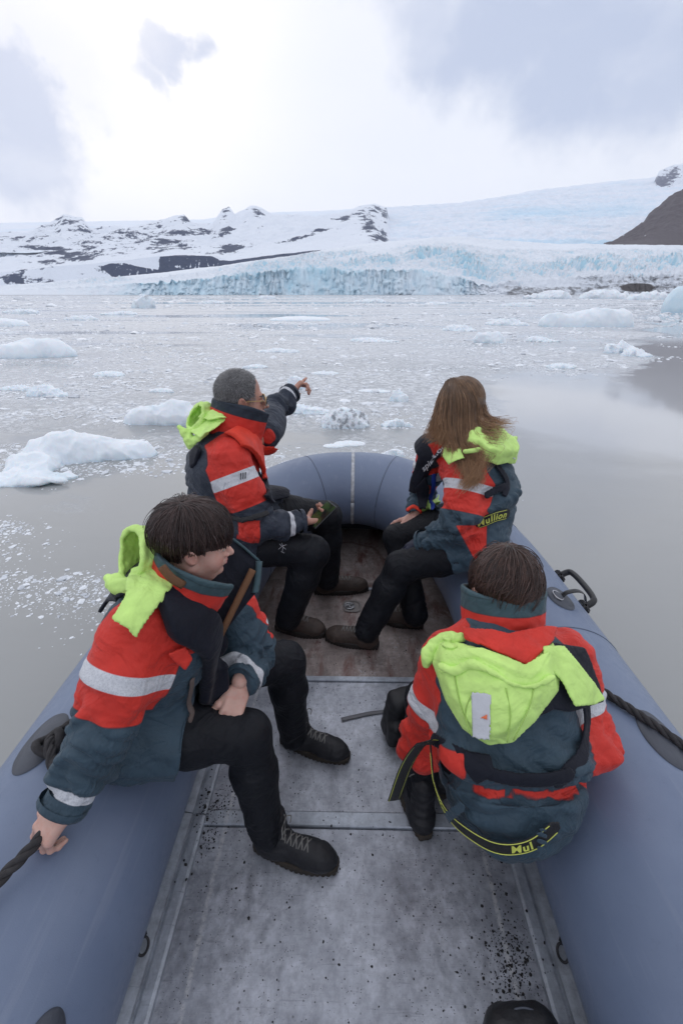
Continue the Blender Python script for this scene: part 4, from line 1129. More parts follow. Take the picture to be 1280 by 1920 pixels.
def sleeve_sdf(P, a, wig=.0):
    S_, E_, W_, r = a['S'], a['E'], a['W'], a['r']
    m = S_+(E_-S_)*.5+a.get('sag', V(0, 0, 0))
    d = s_chain(P, [S_, m, E_], [r[0], (r[0]+r[1])/2*1.03, r[1]], .03)
    m2 = E_+(W_-E_)*.5+V(0, 0, -.008)
    d = smin(d, s_chain(P, [E_, m2, W_], [r[1], (r[1]+r[2])/2*1.05, r[2]], .02), .04)
    return d
def sleeve_folds(v, nrm, a, amp=.008, seed=0):
    t, d = arm_t(v, a['S'], a['E'], a['W']); L1 = np.linalg.norm(a['E']-a['S']); L2 = np.linalg.norm(a['W']-a['E'])
    al = np.where(t < 1, t*L1, L1+(t-1)*L2)
    ax = unit(a['E']-a['S']); inner = unit(unit(a['S']-a['E'])+unit(a['W']-a['E'])+1e-4)
    C = a['E']; side = np.clip(((v-C) @ inner)/.06, -1, 1)
    q = np.stack([al*16, (v@np.array((.3, .8, .5)))*9, (v@np.array((.8, -.3, .4)))*9+seed], 1)
    q[:, 0] += 1.1*perlin(v*9+seed)
    rg_ = 1-2.2*np.abs(perlin(q))
    q2 = np.stack([al*41, (v@np.array((.3, .8, .5)))*16, v[:, 2]*14+seed+5], 1); rg2 = 1-2.2*np.abs(perlin(q2))
    el = np.exp(-((t-1.0)/.35)**2); cuff = np.exp(-((t-1.7)/.3)**2); low = sstep(t, .55, .9)
    m_ = .34+.75*el*(.6+.5*side)+.55*cuff*low+.25*low
    bulge = perlin(v*7+seed)*.8
    return (rg_*.75+rg2*.30)*m_*amp+bulge*amp*.6


def leg_folds(v, n, a, amp, seed):
    t, d = arm_t(v, a['S'], a['E'], a['W']); L1 = np.linalg.norm(a['E']-a['S']); L2 = np.linalg.norm(a['W']-a['E'])
    al = np.where(t < 1, t*L1, L1+(t-1)*L2)
    q = np.stack([al*9+v[:, 0]*8, v[:, 0]*13+seed, v[:, 1]*13], 1); q[:, 0] += perlin(v*7+seed)
    long_ = 1-2.3*np.abs(perlin(q)); inner = unit(unit(a['S']-a['E'])+unit(a['W']-a['E'])); side = np.clip(((v-a['E']) @ inner)/.05, -.3, 1)
    q2 = np.stack([al*34+perlin(v*12+seed)*1.6, v[:, 0]*7, v[:, 1]*7+seed], 1); ring_ = 1-2.2*np.abs(perlin(q2))
    knee = np.exp(-((t-1.0)/.22)**2)*(.3+.7*side); ank = sstep(t, 1.72, 1.95)
    return amp*(long_*.55+ring_*(.9*knee+.8*ank)+perlin(v*8+seed)*.5)
def garment(name, fn, lo, hi, vox, mat, parent, folds=None, attr=None, relax=0):
    v, f = mesh_sdf(fn, lo, hi, vox)
    if folds is not None:
        n = vnormals(v, f); v = v+n*folds(v, n)[:, None]
    return mk(name, v, f, mat, parent, attrs=attr(v) if attr else None)


def bounds(pts, m): p = np.array(pts); return p.min(0)-m, p.max(0)+m


def text(body, parent, mat, loc, M, size, name='lettering', ext=.0006, shear=0, bold=0.0):
    cu = bpy.data.curves.new(name, 'FONT'); cu.body = body; cu.size = size; cu.extrude = ext; cu.align_x = 'CENTER'; cu.align_y = 'CENTER'; cu.shear = shear; cu.offset = bold
    tmp = bpy.data.objects.new('tmp', cu); sc.collection.objects.link(tmp); dg = bpy.context.evaluated_depsgraph_get(); me = bpy.data.meshes.new_from_object(tmp.evaluated_get(dg)); bpy.data.objects.remove(tmp)
    me.name = name; me.materials.clear(); me.materials.append(mat); return me
def add_text(body, parent, mat, surf, c, xdir, n, size, name='lettering', shear=0.0, bold=0.0, lift=.002, squash=1.0):
    """letters wrapped onto a surface: surf(P)->distance; each vertex is pushed along n to the surface"""
    me = text(body, parent, mat, None, None, size, name, 0.0, shear, bold)
    co = np.empty(len(me.vertices)*3, dtype=np.float32); me.vertices.foreach_get('co', co); co = co.reshape(-1, 3).astype(float)
    n = unit(n); x = unit(np.array(xdir)-n*np.dot(xdir, n)); y = np.cross(n, x)
    P = np.asarray(c)+co[:, :1]*x+co[:, 1:2]*y*squash+n*.06
    for _ in range(30):
        d = surf(P)-lift; P = P-n*np.clip(d, -.02, .02)[:, None]*.9
    me.vertices.foreach_set('co', P.astype(np.float32).ravel()); me.update()
    o = bpy.data.objects.new(name, me); sc.collection.objects.link(o); o.parent = parent; return o


def text_path(word, parent, surf, pts, u0, size, flip=1, mat=None, space=.72, shear=.25, bold=.0009, lift=.0012):
    """letters set one by one along a path on a surface"""
    L = np.concatenate([[0], np.cumsum(np.linalg.norm(np.diff(pts, axis=0), axis=1))]); adv = {'i': .36, 'l': .36, 'I': .4, 'r': .5, 'M': 1.05}
    at_ = u0*L[-1]; e = .018
    for ch in word:
        w_ = size*space*adv.get(ch, .78); s_ = at_+flip*w_/2
        p = np.array([np.interp(s_, L, pts[:, k]) for k in range(3)]); q = np.array([np.interp(s_+.008, L, pts[:, k]) for k in range(3)])-np.array([np.interp(s_-.008, L, pts[:, k]) for k in range(3)])
        g_ = unit(V(*[(surf((p+d)[None])-surf((p-d)[None]))[0] for d in (V(e, 0, 0), V(0, e, 0), V(0, 0, e))]))
        add_text(ch, parent, mat or YEL, surf, p, q*flip, g_, size, 'lettering', shear, bold, lift); at_ += flip*w_


def polyd(P, pts):
    d = None
    for a, b in zip(pts[:-1], pts[1:]):
        a = np.asarray(a); b = np.asarray(b); ba = b-a; h = np.clip(((P-a)@ba)/(ba@ba), 0, 1); e = np.linalg.norm(P-a-h[:, None]*ba, axis=1)
        d = e if d is None else np.minimum(d, e)
    return d
def strap_on(name, surf, pts, w_, th, mat, parent, vox=.004, puff=False, attr=None, k=.004, smoothpts=24, lift=0.0):
    """a flat band of width w_ following pts, lying on the surface"""
    pts = spline(pts, smoothpts)
    # pull the guide onto the surface
    for _ in range(12):
        e = .004; g_ = np.stack([surf(pts+V(e, 0, 0))-surf(pts-V(e, 0, 0)), surf(pts+V(0, e, 0))-surf(pts-V(0, e, 0)), surf(pts+V(0, 0, e))-surf(pts-V(0, 0, e))], 1)
        g_ /= np.linalg.norm(g_, axis=1)[:, None]+1e-9; pts = pts-g_*(surf(pts)-th*.5)[:, None]*.8
    def fn(P):
        s_ = surf(P); pd = polyd(P, pts)
        lat = np.sqrt(np.maximum(pd**2-np.minimum(np.abs(s_-th*.5), pd)**2, 0))
        if puff: return smax(np.abs(s_-lift-th*.5)-th*.5*np.sqrt(np.clip(1.02-(lat/(w_/2))**2, 0, 1)), lat-w_/2, k)
        return smax(np.abs(s_-lift-th*.5)-th*.5, lat-w_/2, k)
    lo, hi = bounds(pts, w_/2+th*2+.01)
    v, f = mesh_sdf(fn, lo, hi, vox)
    return mk(name, v, f, mat, parent, attrs=attr(v) if attr else None), pts


def collar_part(T, base, up, front, w_, dep, h, parent, mat=None, open_f=0.0, th=.006, red_h=.6, flare=0.0, vox=.004, name='collar', seam=None):
    """standing tall collar: elliptic shell round the neck, red outside with a dark upper edge"""
    up = unit(up); F = unit(np.array(front)-up*np.dot(front, up)); S_ = np.cross(F, up); M = np.stack([S_, F, up], 1)
    def q_(P): return (P-base) @ M
    def ringd(P):
        q = q_(P); z = np.clip(q[..., 2]/h, -.5, 1.2); rx = w_*(1+flare*z); ry = dep*(1+flare*z)
        k0 = np.sqrt((q[..., 0]/rx)**2+(q[..., 1]/ry)**2); k1 = np.sqrt((q[..., 0]/rx**2)**2+(q[..., 1]/ry**2)**2)+1e-9
        return k0*(k0-1)/k1
    def fn(P):
        q = q_(P); r = ringd(P)+.003*perlin(P*22)+.002*perlin(P*50)
        d = np.abs(r)-th
        zt = h*(1-.06*np.cos(np.arctan2(q[..., 0], q[..., 1])*2))
        d = smax(d, q[..., 2]-zt, .006); d = smax(d, -(q[..., 2]+h*.25), .006)
        if open_f > 0: d = smax(d, (q[..., 1]-dep*.5)-(np.abs(q[..., 0])-open_f*(1+q[..., 2]/h))*1.0, .006)
        return d
    def attr(v):
        q = q_(v); r = ringd(v); zz = q[:, 2]/h
        out = r
        red = np.minimum(out*4+.0, (red_h-zz)*h)
        return dict(red=red, white=v[:, 0]*0-1, dark=np.where(r < -.001, -r-.001, -1), seam=(zz-.94)*h)
    R_ = max(w_, dep)*(1+abs(flare))+.03
    lo, hi = bounds([base-up*h*.3, base+up*h], R_)
    v, f = mesh_sdf(fn, lo, hi, vox); return mk(name, v, f, mat or COLLAR, parent, attrs=attr(v))


def raysurf(px, py, surf, t0=.4, t1=4.0):
    o = np.array((0, 0, HC)); d = unit(ray(px, py)); t_ = t0; best = (9, o+d*t1)
    while t_ < t1:
        p = o+d*t_; e = float(surf(p[None])[0])
        if e < best[0]: best = (e, p)
        if e < 8e-4: return p
        t_ += max(e*.75, .0012)
    return best[1]
def RS(pts, surf): return [raysurf(x, y, surf) for x, y in pts]
def poly2d(Q, poly):
    n = len(poly); d = np.full(len(Q), 1e9); s = np.ones(len(Q))
    for i in range(n):
        a = poly[i]; b = poly[i-1]; e = b-a; w_ = Q-a; h = np.clip((w_@e)/(e@e), 0, 1); bb = w_-e*h[:, None]; d = np.minimum(d, (bb**2).sum(1))
        c1 = Q[:, 1] >= a[1]; c2 = Q[:, 1] < b[1]; c3 = e[0]*w_[:, 1] > e[1]*w_[:, 0]
        fl = (c1 & c2 & c3) | (~c1 & ~c2 & ~c3); s = np.where(fl, -s, s)
    return s*np.sqrt(d)
def no_zones(v): z = v[:, 0]*0; return dict(red=z-1, white=z-1, dark=z-1, seam=z+1)
def patch_on(name, surf, pxs, th, mat, parent, lift=.0, vox=.004, k=.003, attr=no_zones, wrinkle=0.0, pts=None, puff=0.0, thick_fn=None, reach=.10):
    """a piece of cloth of the given outline lying on the surface"""
    p3 = np.array(pts if pts is not None else RS(pxs, surf)); c = p3.mean(0); n = np.zeros(3)
    for i in range(len(p3)): n += np.cross(p3[i-1]-c, p3[i]-c)
    n = unit(n)
    if np.dot(n, V(0, 0, HC)-c) < 0: n = -n
    x = unit(p3[0]-c-n*np.dot(p3[0]-c, n)); y = np.cross(n, x); P2 = np.stack([(p3-c)@x, (p3-c)@y], 1)
    def fn(P):
        q = P-c; pd = poly2d(np.stack([q@x, q@y], 1), P2); sd = surf(P)
        t_ = th+puff*sstep(-pd, 0, .03)
        if thick_fn is not None: t_ = t_+thick_fn(P)
        if wrinkle: sd = sd+wrinkle*(ridged(P*16, 2)-.3)+wrinkle*.8*perlin(P*38)
        d = smax(np.abs(sd-lift-t_/2)-t_/2, pd, k)
        return np.maximum(d, np.abs(q@n)-reach)
    lo, hi = bounds(p3, .04+puff+lift); v, f = mesh_sdf(fn, lo, hi, vox)
    return mk(name, v, f, mat, parent, attrs=attr(v) if attr else None)
def sdf_part(name, fn, pts, margin, mat, parent, vox=.004, attr=no_zones):
    lo, hi = bounds(pts, margin); v, f = mesh_sdf(fn, lo, hi, vox); return mk(name, v, f, mat, parent, attrs=attr(v) if attr else None)
def shell_hood(parent, c, r, M, open_n, open_d, surf, th=.005, rim=.007, wr=.006, more=None, name='hood', clear=.003):
    """a hood lying open: thin ellipsoid shell with a rolled rim"""
    def fn(P):
        q = P+np.stack([perlin(P*9+1), perlin(P*9+31), perlin(P*9+61)], -1)*.012
        e = s_ell(q, c, r, M); w_ = wr*(ridged(P*15, 3)-.4)
        pl = (q-c)@unit(open_n)-open_d
        d = smax(np.abs(e+w_)-th, pl, .004)
        d = smin(d, np.sqrt((e+w_)**2+pl**2)-rim, .004)
        if more is not None: d = smin(d, more(P), .02)
        return smax(d, -(surf(P)-clear), .006)
    return sdf_part(name, fn, [c], max(r)*1.0+.04 if more is None else max(r)+.09, LIME, parent, .0038)
# ---- common assembly
def body_mesh(root_name, head, hands, core, skin, label, s, child=False, stubble=0, blush=0, group=None):
    """one mesh: head with neck, the torso and arm core under the clothes, and the hands"""
    o, M = head
    V_, F_, A_ = [], [], {}
    nv = 0
    def put(v, f, a):
        nonlocal nv
        V_.append(v); F_.append(f+nv); nv += len(v)
        for k in ('lip', 'eye', 'iris', 'browa', 'blush', 'stubble'): A_.setdefault(k, []).append(a.get(k, np.full(len(v), -1.0 if k in ('lip', 'eye', 'iris', 'browa') else 0.0)))
    lo, hi = bounds([o, o+M@V(0, -.038, -.17)*s], .135*s)
    v, f = mesh_sdf(lambda P: head_sdf(P, o, M, s, child), lo, hi, .0024); put(v, f, head_attrs(v, o, M, s, stubble, blush))
    for H in hands:
        pts = [H['wr']-H['d']*.06]+[p for sg in H['segs'] for p in sg[0]]
        lo, hi = bounds(pts, .05); v, f = mesh_sdf(lambda P: hand_sdf(P, H), lo, hi, .0021); put(v, f, {})
    lo, hi = bounds([p for c in core for p in c[0]], .14)
    def cf(P):
        d = None
        for pts, r in core:
            e = s_chain(P, pts, r, .03); d = e if d is None else smin(d, e, .05)
        return d
    v, f = mesh_sdf(cf, lo, hi, .009); put(v, f, {})
    return mk(root_name, np.concatenate(V_), np.concatenate(F_), skin, attrs={k: np.concatenate(a) for k, a in A_.items()}, label=label, cat='person', group=group)


def trousers(parent, legs, rh, rk, ra, mat=PANTS, pel=None, seed=0, vox=.0065):
    fn = lambda P: trouser_d(P, legs, rh, rk, ra, pel)
    pts = [p for l in legs for p in l]
    lo, hi = bounds(pts, rh+.03)
    def folds(v, n):
        r = 0
        for i, l in enumerate(legs):
            a = dict(S=l[0], E=l[1], W=l[2]); t, d = arm_t(v, *[np.array(x) for x in l]); w_ = np.exp(-(d/.11)**2)
            r = r+leg_folds(v, n, dict(S=np.array(l[0]), E=np.array(l[1]), W=np.array(l[2])), .008, seed+i*3)*w_
        return r
    return garment('trousers', fn, lo, hi, vox, mat, parent, folds)
def trouser_d(P, legs, rh, rk, ra, pel=None):
    d = None
    for h, k, a in legs:
        h, k, a = map(np.array, (h, k, a)); cal = k+(a-k)*.35-unit(np.cross(k-h, np.cross(k-h, a-k)))*0
        e = smin(s_chain(P, [h, h+(k-h)*.5, k], [rh, (rh+rk)*.52, rk], .03), s_chain(P, [k, cal, a], [rk, rk*.98, ra], .03), .03)
        d = e if d is None else smin(d, e, .03)
    if pel is not None: d = smin(d, s_ell(P, pel[0], pel[1]), .04)
    return d


def jacket(parent, T, arms, mat, thighs=(), rt=.10, tcut=.5, vox=.006, folds_amp=.008, bandt=(.36, .50), redt=.80, cuff=(1.80, 1.89), yoke=.72, seed=0, side_panel=None, hem=None, extra=None, waist=None, hemdrop=None, zones=None):
    th_cuts = [(np.array(h)+(np.array(k)-np.array(h))*tcut, unit(np.array(k)-np.array(h))) for h, k in thighs]
    def torso_d(P):
        d = T.d(P)
        for (h, k), (c, n) in zip(thighs, th_cuts):
            h = np.array(h); k = np.array(k)
            e = s_cone(P, h, h+(k-h)*(tcut+.15), rt, rt*.92); e = smax(e, (P-c)@n, .01); d = smin(d, e, .05)
        if hemdrop is not None: d = smin(d, hemdrop(P), .03)
        return d
    def arms_d(P):
        d = None
        for a in arms:
            e = sleeve_sdf(P, a); ax = unit(a['W']-a['E']); e = smax(e, (P-a['W'])@ax-.004, .006)
            d = e if d is None else np.minimum(d, e)
        return d
    def surf(P):
        d = smin(torso_d(P), arms_d(P), .035)
        if extra is not None: d = extra(P, d)
        return d
    pts = [T.at(0), T.at(1)]+[a[k] for a in arms for k in 'SEW']+[np.array(h)+(np.array(k)-np.array(h))*tcut for h, k in thighs]
    lo, hi = bounds(pts, .20)
    def folds(v, n):
        x, y, u = T.loc(v); out = np.zeros(len(v)); td = T.d(v)
        wsum = np.zeros(len(v))
        for i, a in enumerate(arms):
            t, d = arm_t(v, a['S'], a['E'], a['W']); w_ = sstep(.0+td, -.01, .04)*np.exp(-np.maximum(d-.08, 0)/.03)
            out += sleeve_folds(v, n, a, folds_amp, seed+i*4)*w_; wsum += w_
        wt = np.clip(1-wsum, 0, 1)
        q = np.stack([x*5+y*3+u*T.L*4, y*5, u*T.L*12+seed+1.5*perlin(v*4+seed)], 1); q2 = q*V(2.1, 2.1, 1.7)+3.3
        q3 = np.stack([x*16+u*5, y*14, u*T.L*9+seed], 1)
        f1 = (1-2.2*np.abs(perlin(q)))*.55+(1-2.2*np.abs(perlin(q2)))*.28+(1-2.2*np.abs(perlin(q3)))*.35
        wz = .55+.6*np.exp(-((u-.25)/.25)**2)
        out += wt*(f1*folds_amp*1.0*wz+perlin(v*5+seed)*folds_amp*1.3)
        return np.maximum(out, -.009)
    def attr(v):
        x, y, u = T.loc(v); td = T.d(v)
        red = np.full(len(v), -1.0); white = np.full(len(v), -1.0); seam = np.full(len(v), 1.0); dark = np.full(len(v), -1.0)
        for a in arms:
            t, d = arm_t(v, a['S'], a['E'], a['W']); L1 = np.linalg.norm(a['E']-a['S']); L2 = np.linalg.norm(a['W']-a['E'])
            al = np.where(t < 1, t*L1, L1+(t-1)*L2); on = (td-(d-a['r'][0]))*.5
            near = .115-d
            lateral = (v-T.at(.9))@(T.S*a['side'])
            arm_in = np.minimum(near, lateral-a.get('lat', .085)-.02*(u-.8))
            fr = a.get('front', -.10)
            rt_ = a.get('redt', redt); reg = np.minimum(arm_in, np.minimum(rt_*L1-al, y*1.0-fr+.5*np.maximum(al, 0)+.02) if a.get('backnavy', True) else rt_*L1-al)
            red = np.maximum(red, reg)
            b0, b1 = a.get('band', bandt)
            wv = np.minimum(np.minimum(al-b0*L1, b1*L1-al), np.minimum(near, lateral-a.get('lat', .085)))
            white = np.maximum(white, wv)
            c0, c1 = cuff; al2 = (t-1)*L2
            white = np.maximum(white, np.minimum(np.minimum(al2-(c0-1)*L2, (c1-1)*L2-al2), a['r'][2]+.035-d))
        if yoke is not None:
            red = np.maximum(red, np.minimum(np.minimum((u-yoke)*T.L, (y+.02)), .2-np.abs(x)))
        if zones is not None: red, white, dark, seam = zones(v, x, y, u, red, white, dark, seam)
        seam = np.minimum(seam, np.where(np.abs(y) > .03, np.abs(x), 1))
        return dict(red=red, white=white, dark=dark, seam=seam)
    v, f = mesh_sdf(surf, lo, hi, vox)
    n = vnormals(v, f); v = v+n*folds(v, n)[:, None]
    o = mk('jacket', v, f, mat, parent, attrs=attr(v))
    return o, surf


def cuff_ring(parent, a, r, mat, name='cuff'):
    ax = unit(a['W']-a['E']); u = unit(np.cross(ax, (0, .3, 1))); w_ = np.cross(ax, u); mb = MB()
    ang = np.linspace(0, 2*np.pi, 25)[:-1]
    rings = []
    for (al, rr) in ((-.012, r*1.0), (.0, r*1.02), (.006, r*.98), (.004, r*.86), (-.03, r*.80)):
        rings.append(np.array([a['W']+ax*al+(u*math.cos(q)+w_*math.sin(q))*rr*(1+.05*math.sin(3*q)) for q in ang]))
    mb.add(np.concatenate(rings), grid_faces(5, 24, True)); return mb.build(name, mat, parent)


def hair_cap(parent, o, M, s, mat, fn, name='hair', vox=.004):
    lo, hi = bounds([o+M@V(0, -.01, .03)*s], .16*s)
    v, f = mesh_sdf(fn, lo, hi, vox); return mk(name, v, f, mat, parent)


# ================================================================== BOY ON THE LEFT
def boy_left():
    global rng
    F = unit(V(.90, .42, -.05)); hipN, hipF = V(-.56, .80, .565), V(-.50, 1.02, .575)
    kN, aN = PY(464, 1378, .885), V(-.245, .825, .10); kF, aF = PY(535, 1240, 1.17), V(-.20, 1.165, .10)
    pel = (hipN+hipF)/2+V(-.01, 0, .045); neck = V(-.432, .925, .915)
    T = Torso(pel, neck, F, [(-.05, .155, .12, 0), (.25, .155, .12, .0), (.6, .165, .122, .0), (.86, .138, .10, 0), (1.02, .075, .07, 0)], .06, bend=V(-.03, 0, 0))
    shN, shF = PY(262, 1168, .815), PY(438, 1148, 1.10)
    aRn = dict(S=shN, E=PZ(190, 1365, .735), W=PZ(122, 1508, .595), r=(.077, .070, .050), side=1, lat=.075, front=-.16)
    aLf = dict(S=shF, E=PY(478, 1225, 1.10), W=PZ(449, 1278, .60), r=(.075, .066, .050), side=-1, lat=.06, front=-.10)
    hd = PY(362, 1018, .95); Fh = unit(V(.93, .30, -.22)); Uh = V(.10, .0, 1.0); Mh = np.stack([unit(np.cross(Fh, Uh)), Fh, np.cross(unit(np.cross(Fh, Uh)), Fh)], 1); s = .83
    # near hand closes on the rope, far hand rests on the thigh
    d1 = unit(PZ(82, 1553, .555)-aRn['W']); rd = unit(PZ(0, 1650, .54)-RH)
    H1 = hand_prims(aRn['W']+d1*.006, unit(d1+V(0, -.1, -.2)), V(-.35, -.1, -1), side=-1, s=.86, curl=((.5, .9, .7), (.55, .95, .7), (.6, 1.0, .7), (.65, 1.0, .7)), thumb=(.55, .5))
    d2 = unit(PZ(446, 1310, .565)-aLf['W'])
    H2 = hand_prims(aLf['W']+V(0, -.01, -.018), unit(V(-.15, -.75, -.35)), V(-.55, .1, -.8), side=-1, s=.84, curl=((.5, .7, .5), (.6, .8, .5), (.7, .9, .5), (.8, .9, .5)), thumb=(.45, .5))
    core = [([T.at(.1), T.at(.6), T.at(.85)], [.09, .10, .07]), ([T.at(.85), hd+Mh@V(0, -.03, -.10)*s], [.06, .045]), ([T.at(.85), shN, aRn['E'], aRn['W']], [.05, .045, .035, .024]), ([T.at(.85), shF, aLf['E'], aLf['W']], [.05, .045, .035, .024]),
            ([T.at(.1), hipN, kN, aN], [.08, .07, .045, .03]), ([T.at(.1), hipF, kF, aF], [.08, .07, .045, .03])]
    H2['tail'] = .015
    root = body_mesh('person', (hd, Mh), [H1, H2], core, SKIN_BOY, 'dark-haired boy at the front left looking right, hand on the rope, hood down', s, child=True, blush=.9)
    trousers(root, [(hipN, kN, aN+V(0, 0, .015)), (hipF, kF, aF+V(0, 0, .015))], .083, .066, .052, pel=(pel-V(0, 0, .03), (.12, .15, .10)), seed=2)
    b1 = boot(PZ(628, 1628, .0), PZ(478, 1585, .0)+V(.01, 0, 0), unit(kN-aN), root, (BLACKBOOT, MUDSOLE), .95)
    b2 = boot(PZ(650, 1425, .0), PZ(532, 1388, .0), unit(kF-aF), root, (BLACKBOOT, MUDSOLE), .95)
    J, surf = jacket(root, T, [aRn, aLf], JACKET, [(hipN, kN), (hipF, kF)], .118, .42, bandt=(.40, .56), redt=.86, seed=3, yoke=.80, cuff=(1.70, 1.83), folds_amp=.019)
    for a, r in ((aRn, .053), (aLf, .051)): cuff_ring(root, a, r, JACKET)
    up = unit(T.U+F*.28); col = collar_part(T, neck+F*.015+T.U*.0, up, F, .086, .094, .120, root, open_f=.030, red_h=.74, flare=.14)
    # open far lapel with a velcro strip
    def sheet(name, pts, mat, th=.006, parent=root, sub=None):
        P_ = np.array(pts); n = unit(np.cross(P_[1]-P_[0], P_[2]-P_[0])); c = P_.mean(0); k = len(P_)
        ring = []
        for i in range(k):
            for u in np.linspace(0, 1, 7)[:-1]:
                p = P_[i]*(1-u)+P_[(i+1) % k]*u; ring.append(p+n*.006*perlin(np.array([p*14]))[0])
        ring = np.array(ring); m_ = len(ring); layers = [ring]
        for f_ in (.7, .4, .1): layers.append(c+(ring-c)*f_+n*(.012*(1-f_)+.006*perlin((c+(ring-c)*f_)*16))[:, None])
        v = np.concatenate([l+n*th/2 for l in layers]+[l-n*th/2 for l in layers]); h = 4*m_
        f = []
        for side, off in ((0, 0), (1, h)):
            for r_ in range(3):
                for j in range(m_):
                    q = [off+r_*m_+j, off+r_*m_+(j+1) % m_, off+(r_+1)*m_+(j+1) % m_, off+(r_+1)*m_+j]; f.append(q if side else q[::-1])
            q = [off+3*m_+j for j in range(m_)]; f.append(q if side else q[::-1])
        f += [(j, (j+1) % m_, h+(j+1) % m_, h+j) for j in range(m_)]
        return mk(name, v, f, mat, parent)
    A, B_, C_, D_, E_ = PY(424, 1002, 1.05), PY(486, 1052, 1.05), PY(478, 1112, 1.0), PY(404, 1206, .92), PY(385, 1090, .97)
    sheet('lapel', [A, B_, C_, D_, E_], VEST)
    velc = simple('velcro_brown', (.16, .075, .035), .85, 0, .6, 300)
    mb = MB(); mb.tube(spline([PY(474, 1068, 1.02), PY(446, 1125, .965), PY(408, 1202, .91)], 14), .010, 6, side=V(.7, .5, .1), ry=.005); mb.build('velcro', velc, root)
    mb = MB(); mb.tube(spline([PY(486, 1052, 1.045), PY(482, 1090, 1.015), PY(478, 1112, .995)], 10), .009, 6, side=V(1, .3, 0), ry=.006); mb.tube(spline([A, (A+B_)/2+V(0, 0, .004), B_], 10), .004, 6); mb.build('lapel_edge', COLLAR, root)
    mb = MB(); mb.tube(spline([PY(303, 1062, .83), PY(322, 1084, .83), PY(345, 1098, .84)], 10), .010, 6, side=V(.1, .2, 1), ry=.003); mb.build('velcro', velc, root)
    sheet('placket', [PY(340, 1082, .87), PY(372, 1105, .88), PY(408, 1180, .93), PY(398, 1215, .93), PY(372, 1150, .90)], COLLAR, .008)
    # inflatable lifejacket lobes
    strap_on('lifejacket', surf, [T.at(1.02, .035, -.08), T.at(1.0, .085, .0), T.at(.80, .095, .11), T.at(.5, .07, .14), T.at(.18, .045, .14)], .105, .030, VEST, root, .0045, k=.012)
    strap_on('lifejacket', surf, [T.at(1.02, -.035, -.08), T.at(1.0, -.085, .0), T.at(.80, -.095, .11), T.at(.5, -.075, .14), T.at(.25, -.05, .14)], .105, .026, VEST, root, .005, k=.012)
    strap_on('harness', surf, RS([(238, 1110), (212, 1116), (192, 1132)], surf), .045, .010, VEST, root, .0045)
    # velcro on the hem and a small zip pull
    strap_on('velcro', surf, [PY(383, 1290, .80), PY(384, 1320, .80), PY(385, 1352, .80)], .018, .005, simple('velcro_hem', (.12, .09, .08), .9, 0, .6, 300), root, .0035)
    # red tab below the lifejacket
    patch_on('red_tab', surf, [(308, 1222), (343, 1208), (357, 1232), (341, 1254), (324, 1240)], .006, REDCLOTH, root, lift=.010)
    # hood, worn down behind the neck
    hc_ = PY(262, 1048, .93)
    HO = shell_hood(root, hc_, V(.062, .085, .072), frame(V(-.25, -.2, 1), V(1, .2, 0)), V(-.55, -.55, .55), .022, surf, wr=.007, rim=.008)
    patch_on('hood_flap', surf, [(250, 1090), (300, 1068), (335, 1104), (302, 1160), (262, 1222), (214, 1185), (238, 1135)], .005, LIME, HO, lift=.030, wrinkle=.0035)
    sdf_part('hood_roll', lambda P: s_chain(P, spline([PY(205, 1083, .86), PY(225, 1098, .84), PY(260, 1100, .83), PY(292, 1092, .84)], 7), [.014, .020, .022, .022, .020, .018, .012], .01)+.004*ridged(P*22, 2), [PY(205, 1083, .86), PY(292, 1092, .84)], .05, LIME, HO)
    # hair: short bob with a heavy fringe swept over the brow
    hm = hair_mat('hair_dark_brown', (.009, .006, .006), (.070, .040, .034))
    def capf(P):
        q = ((P-hd) @ Mh)/s
        d = s_ell(q, (0, -.014, .045), (.082, .104, .096))
        d = smin(d, s_ell(q, (0, .040, .048), (.066, .062, .055)), .03)
        cut = np.maximum.reduce([(q[..., 1]-.02)*.9+(.018-q[..., 2]), -(q[..., 2]+.055)+0*q[..., 0]])
        cut = np.where(q[..., 1] < .02, -(q[..., 2]+.055), (.020+.25*q[..., 0]-q[..., 2]))
        e = (np.abs(q[..., 0])-.060)  # keep ears clear
        ear = s_ell(np.stack([np.abs(q[..., 0]), q[..., 1], q[..., 2]], -1), (.088, .012, -.026), (.03, .030, .040))
        d = smax(d, cut, .012); d = smax(d, -ear, .008)
        return (d+.003*ridged(q*V(30, 12, 8), 2))*s
    HC_ = hair_cap(root, hd, Mh, s, hm, capf)
    rg = np.random.default_rng(5); N = 5200
    # roots over the crown flow from the whorl at the back of the crown
    th = rg.uniform(0, 2*np.pi, N); ph = np.arccos(1-rg.uniform(0, 1, N)*1.05)
    loc = np.stack([np.sin(ph)*np.cos(th)*.078, np.sin(ph)*np.sin(th)*.100-.012, np.cos(ph)*.092+.048], 1)
    wh = V(.02, -.045, .14); paths = []
